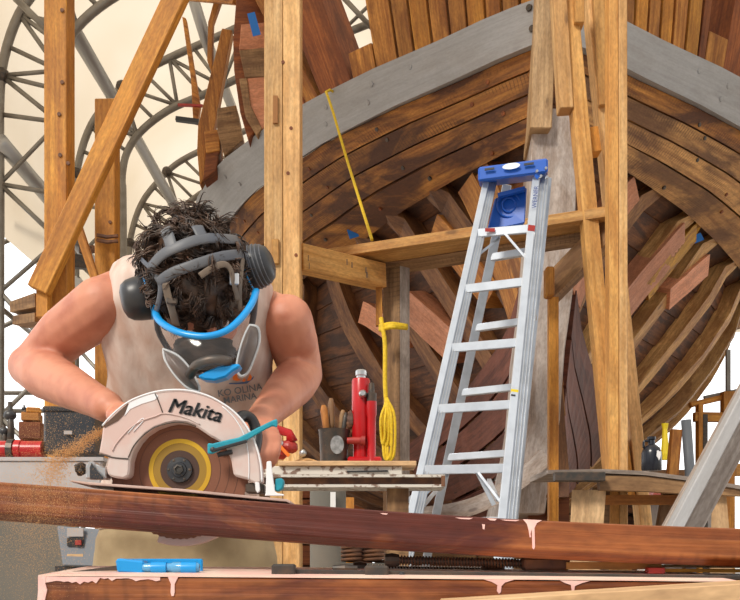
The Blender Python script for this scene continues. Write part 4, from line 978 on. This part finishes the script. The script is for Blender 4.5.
# shirt print, laid onto the cloth
dg = bpy.context.evaluated_depsgraph_get(); dg.update()
bvh = BVHTree.FromPolygons([p for r in top[::-1]+R for p in r], [(i*72+j, i*72+(j+1) % 72, (i+1)*72+(j+1) % 72, (i+1)*72+j) for i in range(len(top)+len(R)-1) for j in range(72)])
def on_shirt(px, py, off=.004):
    o = V((0,0,EYE)); d = (P(px, py, 1)-o).normalized(); h = bvh.ray_cast(o, d)
    return (h[0]-d*off) if h[0] else P(px, py, 1.86)
def shirt_text(body_, size, cx, cy, rot):
    ca, sa = math.cos(rot), math.sin(rot)
    return text_mb(body_, size, lambda q: on_shirt(cx+q.x*ca+q.y*sa, cy-q.y*ca+q.x*sa), offset=.12).build('shirt_lettering', M['charger'], sh_)
shirt_text('KO OLINA', 9.5, 240, 390.5, -.16); shirt_text('MARINA', 9, 240, 398.5, -.16)
for pts in ([(233,375),(236,372),(238,378),(241,380),(237,381),(233,380)],[(242,381),(244,378),(246,380),(244,382)],[(247,380),(250,374),(252,377),(251,380),(248,381)]):
    mb = MB(); mb.add([on_shirt(*p) for p in pts], [tuple(range(len(pts)))]); mb.build('orange_emblem', M['orange'], sh_)
mb = MB(); o_ = [(229,383),(240,382.5),(248,381),(254,376),(253,379),(247,383.5),(236,384.3),(229,384.2)]; mb.add([on_shirt(*p) for p in o_], [tuple(range(len(o_)))]); mb.build('blue_emblem', plain('print_blue', (.10,.16,.30), .8), sh_)
# shorts
R = []
for i, (px, py, d, w, ry) in enumerate([(184,528,2.10,80,.118),(184,540,2.11,86,.125),(184,556,2.12,90,.13),(184,585,2.12,94,.135),(184,610,2.13,96,.135)]):
    for q in [0]:
        ring = sec(px, py, d, w, ry, n=60); c = P(px, py, d); R.append([p+(p-c).normalized()*wr(p, .014) for p in ring])
sho = MB().rings(R).build('shorts', M['khaki'], who, smooth=True)
for s in (-1, 1):
    hx = P(184,0,2.12).x+s*.115
    MB().lathe([(.115,0),(.12,-.15),(.125,-.3)], (hx,2.12,.80), Z, 24).build('shorts_leg', M['khaki'], sho, smooth=True)
for s in (-1, 1):
    x = P(184,0,2.12).x+s*.17
    MB().ell((x,2.10,.05), (.055,.14,.05), None, 18, 10).build('shoe', M['dark'], who, smooth=True)
# hair: a scalp mass and many loose curls
HRR = (.086,.104,.108)
def onhead(v, k=1.0): return HC+Rv*(v.x*HRR[0]*k)+Uv*(v.y*HRR[1]*k+.012)+Fv*(v.z*HRR[2]*k)
mb = MB(); nu, nv = 48, 30; vs = []; fs = []
for i in range(nv+1):
    for j in range(nu):
        th = math.pi*i/nv*.74; ph = 2*math.pi*j/nu
        v = V((math.sin(th)*math.cos(ph), math.cos(th), math.sin(th)*math.sin(ph)))
        if v.z > .55: k = 1-.15*(v.z-.55)
        else: k = 1
        vs.append(onhead(v, k*(1.0+.10*noise.noise(v*4)+.06*noise.noise(v*9))))
for i in range(nv):
    for j in range(nu): fs.append((i*nu+j, i*nu+(j+1) % nu, (i+1)*nu+(j+1) % nu, (i+1)*nu+j))
mb.add(vs, fs); hair = mb.build('hair', M['hair'], who, smooth=True)
random.seed(4); mb = MB(); cnt = 0
while cnt < 330:
    v = V((random.gauss(0,1), random.gauss(0,1), random.gauss(0,1))).normalized()
    if v.y < -.45 or (v.z > .5 and v.y < .15): continue
    cnt += 1
    L = U(.028,.055); cr = U(.005,.011); ph0 = U(0,6.3); tw = U(3,6.5)*random.choice((-1,1)); lift = U(.1,.6)
    if v.z < -.4 and v.y < .8: L *= 1.15; lift += U(.0,.35)
    if v.z > .3: lift *= .6
    tn0 = V((U(-1,1),U(-1,1),U(-1,1)))+V((0,0,-.3))
    for q_ in range(11):
        v2 = (v+V((U(-1,1),U(-1,1),U(-1,1)))*.05).normalized(); base = onhead(v2, .98)
        nrm = (Rv*v2.x/HRR[0]+Uv*v2.y/HRR[1]+Fv*v2.z/HRR[2]).normalized()
        tn = (tn0-nrm*tn0.dot(nrm)+V((U(-.12,.12),U(-.12,.12),U(-.12,.12)))).normalized(); bn = nrm.cross(tn)
        pts = []; Lq = L*U(.85,1.1); ph = ph0+U(-.25,.25); crq = cr*U(.8,1.1)
        for k in range(9):
            t = k/8; a = ph+tw*t
            pts.append(base+tn*Lq*t*.8+nrm*(Lq*lift*math.sin(t*2.0)*.7)+(bn*math.cos(a)+nrm*math.sin(a)*.7)*crq*min(1, t*2.5))
        mb.tube(pts, [.0015,.0016,.0016,.0015,.0014,.0012,.0010,.0007,.0003], 3)
cu = mb.build('hair_curls', M['hair'], hair, smooth=True); tag(cu, kind='stuff')

# ================================================================ RESPIRATOR
rs = thing('respirator', 'full face respirator with blue seal and grey rubber head harness on the person', 'respirator', HP(0,0,.15))
def ray_head(px, py, k=1.0):
    """point on the enlarged head ellipsoid under a picture position, with its normal"""
    o = V((0,0,EYE)); d = (P(px, py, 1)-o).normalized(); MI = HM.transposed()
    oo = MI @ (o-(HC+Uv*.012)); dd = MI @ d
    S = [HRR[i]*k for i in range(3)]; oo = V([oo[i]/S[i] for i in range(3)]); dd = V([dd[i]/S[i] for i in range(3)])
    A = dd.dot(dd); B = 2*oo.dot(dd); Cc = oo.dot(oo)-1; disc = B*B-4*A*Cc
    t = (-B-math.sqrt(max(0, disc)))/(2*A); q = o+d*t
    l = MI @ (q-(HC+Uv*.012)); n = (Rv*l.x/HRR[0]**2+Uv*l.y/HRR[1]**2+Fv*l.z/HRR[2]**2).normalized()
    return q, n
def strap(name, pts, w, mat, k=1.2, th=.35, par=None):
    qs = []; 
    cp = smooth_path([V((x, y, 0)) for x, y in pts], 6)
    P3 = []; NN = []
    for c in cp:
        q, n = ray_head(c.x, c.y, k); P3.append(q); NN.append(n)
    for _ in range(2): P3 = [P3[0]]+[(P3[i-1]+P3[i]*2+P3[i+1])/4 for i in range(1, len(P3)-1)]+[P3[-1]]
    return MB().tube(P3, w, 10, flat=th, nrm=NN).build(name, mat, par or rs, smooth=True)
har = strap('upper_harness_bar', [(150,268),(163,254),(180,246),(197,240),(215,238),(238,240)], .0105, M['rubber'], th=.3)
strap('lower_harness_bar', [(158,282),(172,273),(188,267),(206,261),(224,256),(242,254)], .0095, M['rubber'], th=.3, par=har)
strap('harness_link', [(150,266),(154,274),(160,283),(160,296),(156,312)], .006, M['rubber'], par=har)
strap('harness_link', [(141,259),(146,264),(152,269)], .0045, M['rubber'], par=har)
strap('harness_link', [(238,239),(243,246),(246,256),(249,268)], .006, M['rubber'], par=har)
strap('harness_link', [(236,234),(238,240),(242,250)], .004, M['rubber'], par=har)
strap('rear_strap', [(165,229),(169,238),(172,249)], .011, M['rubber'], th=.2)
strap('rear_strap', [(197,226),(202,236),(206,243)], .011, M['rubber'], k=1.2, th=.2)
strap('front_strap', [(165,283),(168,296),(172,310),(176,325)], .0085, M['strap'], th=.2)
strap('front_strap', [(200,276),(212,268),(224,264),(231,270),(234,284),(238,300)], .006, M['strap'], k=1.22, th=.3)
strap('front_strap', [(243,258),(240,285),(240,310)], .006, M['strap'], th=.3)
b_ = ray_head(234,279,1.2)[0]; MB().box(b_, .018, .006, .022, 0).build('buckle', M['steel'], rs, bev=.002)
b_ = ray_head(172,301,1.2)[0]; MB().box(b_, .020, .006, .012, 0).build('buckle', M['dark'], rs, bev=.002)
# seal rim round the face
rim_px = [(157,303,1.66),(156,314,1.63),(162,323,1.60),(178,332,1.57),(198,336,1.56),(214,335,1.56),(229,329,1.57),(243,316,1.59),(252,303,1.61),(256,291,1.65)]
rp = [P(x, y, d) for x, y, d in rim_px]
chin = [P(250,330,1.74), P(225,372,1.76), P(190,372,1.76), P(160,335,1.74)]
rim = smooth_path(rp, 5)
MB().tube(rim, .0072, 10, flat=.8).build('seal_rim', M['cyan'], rs, smooth=True)
MB().tube(smooth_path([rp[-1]]+chin+[rp[0]], 5), .006, 8).build('chin_seal', M['rubber'], rs, smooth=True)
# clear visor
m, nt, b = new_mat('clear_visor'); nt.nodes.remove(b)
g1 = N(nt, 'ShaderNodeBsdfTransparent'); g2 = N(nt, 'ShaderNodeBsdfGlossy', Roughness=.12); g3 = N(nt, 'ShaderNodeBsdfDiffuse'); g3.inputs['Color'].default_value = (.6,.6,.58,1)
m1 = N(nt, 'ShaderNodeMixShader'); m1.inputs[0].default_value = .03; m2 = N(nt, 'ShaderNodeMixShader'); fr = N(nt, 'ShaderNodeLayerWeight', Blend=.12)
L = nt.links.new; L(g1.outputs[0], m1.inputs[1]); L(g3.outputs[0], m1.inputs[2]); L(m1.outputs[0], m2.inputs[1]); L(g2.outputs[0], m2.inputs[2]); m2.inputs[0].default_value = .03; L(m2.outputs[0], nt.nodes['Material Output'].inputs[0])
M['visor'] = m
m, nt, b = new_mat('clear_edge'); b.inputs['Base Color'].default_value = (.75,.77,.78,1); b.inputs['Roughness'].default_value = .1; b.inputs['Alpha'].default_value = .75; M['clear_edge'] = m
lo_px = [(166,352,1.66),(168,356,1.63),(173,360,1.60),(184,366,1.57),(199,370,1.555),(213,369,1.555),(225,365,1.56),(235,358,1.58),(240,351,1.61),(243,343,1.65)]
lo = smooth_path([P(x, y, d) for x, y, d in lo_px], 5)
mid = [lerp(a, c, .5)+V((0,-.012,0)) for a, c in zip(rim, lo)]
MB().rings([rim, mid, lo], closed=False, caps=False).build('visor', M['visor'], rs, smooth=True)
MB().ell(P(204,354,1.68), (.060,.035,.036), None, 36, 24, jit=.25).build('shaded_face_fill', plain('shaded_face_brown',(.05,.028,.018),.95,var=(.012,.009,.008),scale=60,bump=.5), rs, smooth=True)  # dark brown lump painted for the dim mask interior and bearded face
MB().tube(smooth_path([P(190,375,1.60), P(196,366,1.575), P(207,361,1.565), P(220,360,1.565), P(230,362,1.575)], 5), .009, 10).build('nose_cup_top', M['dark'], rs, smooth=True)
mb = MB().rings([[P(x0,y0,1.575), P(x1,y1,1.575), P(x1,y1+h,1.60), P(x0,y0+h,1.60)] for x0,y0,x1,y1,h in ((198,376,198.5,376,3),(205,373,205,372.6,7),(214,369,214,369,11),(226,366,226,366,9),(236,364,236,364,6),(241,363,241,363,3))])
mb = MB().prism([P(x,y,1.57) for x,y in ((197,376),(206,371),(218,366),(230,364),(240,363.5),(240,367),(233,371),(226,377),(214,380.5),(204,379.5))], V((0,.03,0))); mb.build('exhale_valve', M['cyan'], rs, bev=.004)
def wing(pts, d0, d1, name):
    n = len(pts); c = P(sum(p[0] for p in pts)/n, sum(p[1] for p in pts)/n, (d0+d1)/2)
    q = [P(x, y, lerp(d0, d1, i/(n-1))) for i, (x, y) in enumerate(pts)]; sp = smooth_path(q+[q[0]], 4)[:-1]
    o = MB().rings([[c+(p-c)*.15+V((0,-.022,0)) for p in sp], [c+(p-c)*.6+V((0,-.016,0)) for p in sp], sp, [c+(p-c)*.9+V((0,.02,0)) for p in sp]]).build(name, M['filter'], rs, smooth=True)
    MB().tube(sp, .0028, 6, closed=True).build('flange_edge', M['clear_edge'], o, smooth=True); return o
M['filter'] = plain('dusty_filter', (.13,.10,.09), .35, var=(.22,.17,.14), scale=20)
wing([(163,349),(166,361),(175,375),(187,387),(199,391),(197,382),(190,369),(178,356)], 1.62, 1.62, 'side_filter')
wing([(250,325),(258,328),(259,342),(254,358),(248,372),(241,376),(237,367),(240,350),(245,335)], 1.63, 1.63, 'side_filter')
# ================================================================ EAR MUFFS
em = thing('ear_muffs', 'pair of dark grey ear defenders clamped over the curly hair', 'ear muffs', HP(0,0,-.02))
def cup(c, ax, ribs, name):
    prof = [(.0,.030),(.018,.029),(.030,.024),(.037,.014),(.040,.0),(.041,-.016),(.038,-.022),(.0,-.022)]
    o = MB().lathe(prof, c, ax, 28).build(name, M['cup'], em, smooth=True)
    MB().tube([c-ax*.026+ (ax.orthogonal().normalized()*math.cos(k*.2618)+ax.cross(ax.orthogonal().normalized())*math.sin(k*.2618))*.036 for k in range(24)], .006, 8, closed=True).build('cushion', M['dark'], o, smooth=True)
    MB().tube([c-ax*.0185+ (ax.orthogonal().normalized()*math.cos(k*.2618)+ax.cross(ax.orthogonal().normalized())*math.sin(k*.2618))*.0405 for k in range(24)], .0018, 6, closed=True).build('blue_ring', M['cyan'], o, smooth=True)
    for k in range(ribs):
        a = ax.orthogonal().normalized(); b2 = ax.cross(a); r = .0405-.0006*k*k
        MB().tube([c+ax*(-.006+.007*k)+(a*math.cos(q*.2618)+b2*math.sin(q*.2618))*r for q in range(24)], .0016, 6, closed=True).build('rib', M['rubber'], o, smooth=True)
    return o
axl = (-Rv*.92+V((0,-.25,-.0))).normalized(); axr = (Rv*.92+V((0,-.15,.0))).normalized()
cup(P(137,299,1.69), axl, 0, 'ear_cup'); cup(P(258,266,1.70), axr, 4, 'ear_cup')
MB().tube(smooth_path([P(139,285,1.70), P(148,255,1.71), P(170,238,1.72), P(200,230,1.73), P(232,236,1.72), P(252,252,1.71), P(258,262,1.71)], 5), .004, 8).build('head_band', M['dark'], em, smooth=True)

# ================================================================ SAWDUST
random.seed(8); mb = MB()
def grain(p, s):
    a = V((U(-1,1),U(-1,1),U(-1,1))).normalized()*s; b2 = a.orthogonal().normalized()*s*.7
    mb.add([p, p+a, p+b2, p+(a+b2)*.4+a.cross(b2).normalized()*s*.7], [(0,1,2),(0,1,3),(1,2,3),(0,2,3)])
src = P(104,431,1.53)
path = smooth_path([P(105,430,1.53), P(92,437,1.52), P(78,447,1.50), P(64,455,1.49), P(55,466,1.48), P(51,482,1.47)], 12)
for i in range(5200):
    t = random.random()**.8; c = path[min(len(path)-1, int(t*len(path)))]; s = .004+.010*t
    grain(c+V((random.gauss(0,s), random.gauss(0,s), random.gauss(0,s*.7))), U(.0008,.002))
for i in range(19000):   # falling veil
    px = random.gauss(46, 26); py = random.gauss(505, 52); 
    if px > 112 or py > 612 or py < 405 or (py < 450 and px < 20): continue
    grain(P(px+(py-430)*-.08, py, U(1.25,1.44)), U(.0004,.0010))
for i in range(1300):
    grain(P(U(60,700), 0, 1.0)*0+P(U(20,330), U(380,560), U(1.3,1.44)), U(.0003,.0006))
tag(mb.build('sawdust_spray', M['sawdust']), 'spray of orange sawdust flying from the back of the circular saw', 'sawdust', kind='stuff')
# ================================================================ CIRCULAR SAW
SD = 1.485      # plane of the guard face
def C8(x, y): return (70+x/3.083, 370+y/3.083)
def Q(x, y, d=SD): a, b = C8(x, y); return P(a, b, d)
saw = thing('circular_saw', 'white and teal circular saw with a brown blade cutting the reddish beam', 'circular saw', P(185,497,1.5))
out_ = [(88,258),(97,210),(100,180),(120,150),(150,122),(182,99),(220,82),(260,70),(300,64),(340,63),(375,67),(410,76),(440,88),(470,105),(500,126),(530,156),(552,190),(568,225),(580,262),(587,300),(590,345),(575,352)]
inn_ = [(560,345),(545,336),(505,326),(501,305),(497,280),(488,255),(476,235),(462,222),(448,212),(430,203),(412,190),(385,172),(360,163),(325,160),(295,166),(262,178),(232,198),(210,222),(194,250),(185,280),(183,310),(180,326),(165,335),(135,331),(117,325),(112,305),(118,275),(120,268)]
g = MB().prism([Q(x, y) for x, y in out_+inn_], V((0,.045,0))).build('upper_guard', M['guard'], saw, bev=.003)
# dark hollow of the rear handle opening
MB().prism([Q(x,y,SD-.0012) for x,y in ((103,172),(178,103),(176,118),(165,138),(148,156),(118,172),(106,178))], V((0,.004,0))).build('handle_opening', plain('handle_hollow',(.10,.05,.03),.7), g)
MB().prism([Q(x,y,SD-.0010) for x,y in ((184,100),(222,83),(262,71),(272,80),(262,92),(222,104),(186,120),(168,142),(176,118))], V((0,.003,0))).build('bare_patch', M['guard_white'], g)
def stripe(pts, r, mat, name, d=SD-.001): 
    return MB().tube(smooth_path([Q(x, y, d) for x, y in pts], 4), r, 6).build(name, mat, g, smooth=True)
stripe([(100,172),(120,148),(150,120),(182,97),(220,80),(260,68),(300,62),(340,61),(375,65),(410,74),(440,86),(470,103),(500,124),(530,154),(553,188),(570,224),(582,262),(589,300),(592,345)], .0016, M['guard_white'], 'guard_rim')
stripe([(130,250),(140,230),(160,205),(190,175),(225,155),(262,143),(285,134),(320,137),(365,150),(400,168)], .0012, M['guard'], 'pressed_ridge')
stripe([(180,270),(196,235),(222,205),(255,180),(290,167),(325,161),(360,164),(388,174)], .0011, M['dark'], 'lip_line')
stripe([(262,72),(272,95),(286,133)], .0009, M['dark'], 'seam_line')
stripe([(470,112),(500,140),(525,175),(542,215),(550,262),(552,310),(550,336)], .0010, M['guard_white'], 'seam_line')
stripe([(88,258),(110,264),(135,270),(180,274)], .0011, M['dark'], 'seam_line')
stripe([(178,196),(200,170),(222,150),(226,156),(196,190)], .0008, M['guard_white'], 'moulded_mark')
# maker's lettering
lc = Q(385,124,SD-.0016); ca, sa = math.cos(-.20), math.sin(-.20)
def gm(q):
    s = 1; x = q.x*ca-q.y*sa; z = q.x*sa+q.y*ca; bowz = -.9*q.x*q.x
    return lc+V((x, -abs(q.z), z+bowz))
tm = MB()
for dx in (-.0011,-.0005,0,.0005,.0011):
    q_ = text_mb('Makita', .0335, lambda q: gm(V((q.x+dx, q.y+abs(dx)*.5, dx*.05))), shear=.22, spacing=1.0); tm.add(q_.v, q_.f)
tm.build('maker_lettering', M['black'], g)
# the first letter is a tall capital stroke pair over the wordmark start
# blade
bc = P(180,470,1.515); RB = .117
def ring_(r0, r1, y, mat, name, par, th=.0025, n=72):
    return MB().rings([[bc+V((r*math.cos(2*math.pi*k/n), yy, r*math.sin(2*math.pi*k/n))) for k in range(n)] for r, yy in ((r0, y), (r1, y), (r1, y+th), (r0, y+th), (r0, y))], caps=False).build(name, mat, par)
n = 64; pts = []
for k in range(n):
    a = 2*math.pi*k/n; pts += [bc+V((RB*math.cos(a), 0, RB*math.sin(a))), bc+V((RB*.984*math.cos(a+.06), 0, RB*.984*math.sin(a+.06)))]
bl = MB().prism(pts, V((0,.0025,0))).build('blade', M['blade'], saw)
ring_(.045,.0525,-.0009,M['by'],'yellow_ring',bl); ring_(.033,.0448,-.0006,plain('olive_paint',(.30,.17,.012),.5),'olive_ring',bl); ring_(.001,.0328,-.0005,M['bd'],'centre_print',bl)
ring_(.068,.0685,-.0004,M['bd'],'groove_ring',bl); ring_(.083,.0835,-.0004,M['bd'],'groove_ring',bl); ring_(.098,.0985,-.0004,M['bd'],'groove_ring',bl)
MB().lathe([(.022,.0),(.021,-.006),(.013,-.007),(.012,-.010),(.0,-.010)], bc, Y, 28).build('clamping_flange', M['cup'], bl, smooth='auto')
MB().lathe([(.0085,-.009),(.0085,-.014),(.0055,-.0145),(.005,-.012),(.0,-.012)], bc, Y, 6).build('arbor_bolt', M['dark'], bl)
for k in range(6): a = k*1.047; MB().ell(bc+V((.0175*math.cos(a),-.0055,.0175*math.sin(a))), (.003,.002,.003), None, 8, 6).build('flange_lug', M['dark'], bl)
# lower guard sector behind the blade, seen at right and below the beam
def sector(r0, r1, a0, a1, y, th, mat, name, n=24):
    o = [bc+V((r1*math.cos(lerp(a0,a1,k/n)), y, r1*math.sin(lerp(a0,a1,k/n)))) for k in range(n+1)]+[bc+V((r0*math.cos(lerp(a1,a0,k/n)), y, r0*math.sin(lerp(a1,a0,k/n)))) for k in range(n+1)]
    return MB().prism(o, V((0,th,0))).build(name, mat, saw, bev=.001)
sector(.05,.128,-1.9,-.95,.010,.02,M['guard'],'lower_guard')
sector(.075,.105,.35,1.1,-.006,.003,M['blade'],'guard_leaf')
# motor housing behind
MB().lathe([(.0,.0),(.05,.0),(.055,.02),(.055,.11),(.045,.15),(.0,.155)], P(170,440,1.55), Y, 24).build('motor_housing', M['teal'], saw, smooth='auto')
# rear handle (behind, gripped by the hand), front handle, lever
MB().tube(smooth_path([P(128,450,1.56), P(118,436,1.57), P(124,420,1.58), P(145,413,1.58), P(165,416,1.57)], 5), .014, 10).build('rear_handle', M['black'], saw, smooth=True)
MB().tube(smooth_path([P(235,422,1.55), P(243,416,1.57), P(252,420,1.58), P(257,436,1.58), P(254,455,1.57)], 5), .010, 10).build('front_handle', M['black'], saw, smooth=True)
lv = MB().rings([[Q(x,y-w,SD-.012), Q(x,y+w,SD-.012), Q(x,y+w,SD-.002), Q(x,y-w,SD-.002)] for x,y,w in ((424,242,17),(440,243,16),(470,232,13),(520,220,12),(550,204,11),(570,192,10),(600,176,9),(625,164,9),(636,164,13),(640,164,12))]).build('guard_lever', M['teal'], saw, bev=.002)
MB().tube(smooth_path([Q(438,249,SD-.013), Q(470,240,SD-.013), Q(545,219,SD-.013)], 4), .0028, 6).build('lever_groove', M['black'], lv)
MB().lathe([(.004,0),(.0045,-.003),(.0,-.004)], Q(441,246,SD-.012), Y, 12).build('lever_screw', M['black'], lv)
MB().tube([Q(455,262,SD-.003), Q(500,252,SD-.003)], .004, 6).build('lever_spring', M['black'], lv)
# base plate
xs_ = ((2,340,1.47),(60,346,1.47),(340,366,1.47),(560,388,1.47),(668,398,1.47),(680,404,1.47))
MB().rings([[Q(x,y,d), Q(x,y,d)+V((0,.13,.0)), Q(x,y,d)+V((0,.13,-.004)), Q(x,y+(9 if x > 5 else 5),d)] for x,y,d in xs_]).build('base_plate', plain('pinkish_plate',(.62,.44,.38),.4,.3,var=(.45,.3,.25),scale=20), saw, bev=.001)
MB().prism([Q(x,y,SD+.005) for x,y in ((48,335),(46,300),(55,282),(68,278),(80,290),(98,296),(112,300),(112,335))], V((0,.03,0))).build('depth_bracket', M['steel'], saw, bev=.002)
MB().prism([Q(x,y,SD-.003) for x,y in ((60,335),(60,300),(66,285),(76,305),(100,328),(102,338))], V((0,.003,0))).build('bevel_quadrant', M['cup'], saw, bev=.001)
MB().ell(Q(33,305,SD+.02), (.01,.012,.011), None, 12, 8, jit=.4).build('adjusting_knob', M['dark'], saw)
MB().prism([Q(x,y,SD-.006) for x,y in ((603,380),(606,282),(620,280),(624,320),(632,375),(640,380),(660,383),(660,388),(600,388))], V((0,.004,0))).build('cutting_guide', M['guard_white'], saw, bev=.001)
MB().prism([Q(x,y,SD) for x,y in ((632,335),(655,333),(660,345),(655,365),(640,375),(630,372))], V((0,.02,0))).build('guide_knob', M['teal'], saw, bev=.002)
MB().prism([Q(x,y,SD+.01) for x,y in ((540,350),(575,345),(598,352),(600,380),(540,378))], V((0,.03,0))).build('front_bracket', M['dark'], saw, bev=.002)
MB().prism([Q(x,y,SD-.001) for x,y in ((570,345),(584,347),(586,372),(578,380),(572,370))], V((0,.004,0))).build('bracket_tab', M['guard_white'], saw, bev=.001)
# ================================================================ LIGHT, CAMERA
w = bpy.data.worlds.new('sky'); SC.world = w; w.use_nodes = True
nt = w.node_tree; tc = N(nt, 'ShaderNodeTexCoord'); sp = N(nt, 'ShaderNodeSeparateXYZ'); nt.links.new(tc.outputs['Generated'], sp.inputs[0])
mr = N(nt, 'ShaderNodeMapRange'); nt.links.new(sp.outputs['Y'], mr.inputs[0]); mr.inputs[1].default_value = -.6; mr.inputs[2].default_value = .5; mr.inputs[3].default_value = .55; mr.inputs[4].default_value = 1.7
bg = w.node_tree.nodes['Background']; nt.links.new(mr.outputs[0], bg.inputs[1]); bg.inputs[0].default_value = (1.0,1.0,1.0,1); bg.inputs[1].default_value = 1.5
sd = bpy.data.lights.new('sun', 'SUN'); sd.energy = 2.6; sd.angle = math.radians(12); sd.color = (1,.93,.82)
so = bpy.data.objects.new('sun', sd); COL.objects.link(so); so.rotation_euler = (math.radians(50), 0, math.radians(-35))
cd = bpy.data.cameras.new('camera'); cd.sensor_width = 36; cd.lens = F/740*36; cd.shift_y = (HZ-300)/740; cd.clip_end = 300
co = bpy.data.objects.new('camera', cd); COL.objects.link(co); co.location = (0,0,EYE); co.rotation_euler = (math.radians(90),0,0)
SC.camera = co
SC.view_settings.view_transform = 'Standard'; SC.view_settings.look = 'None'; SC.view_settings.gamma = 1; SC.view_settings.exposure = .22
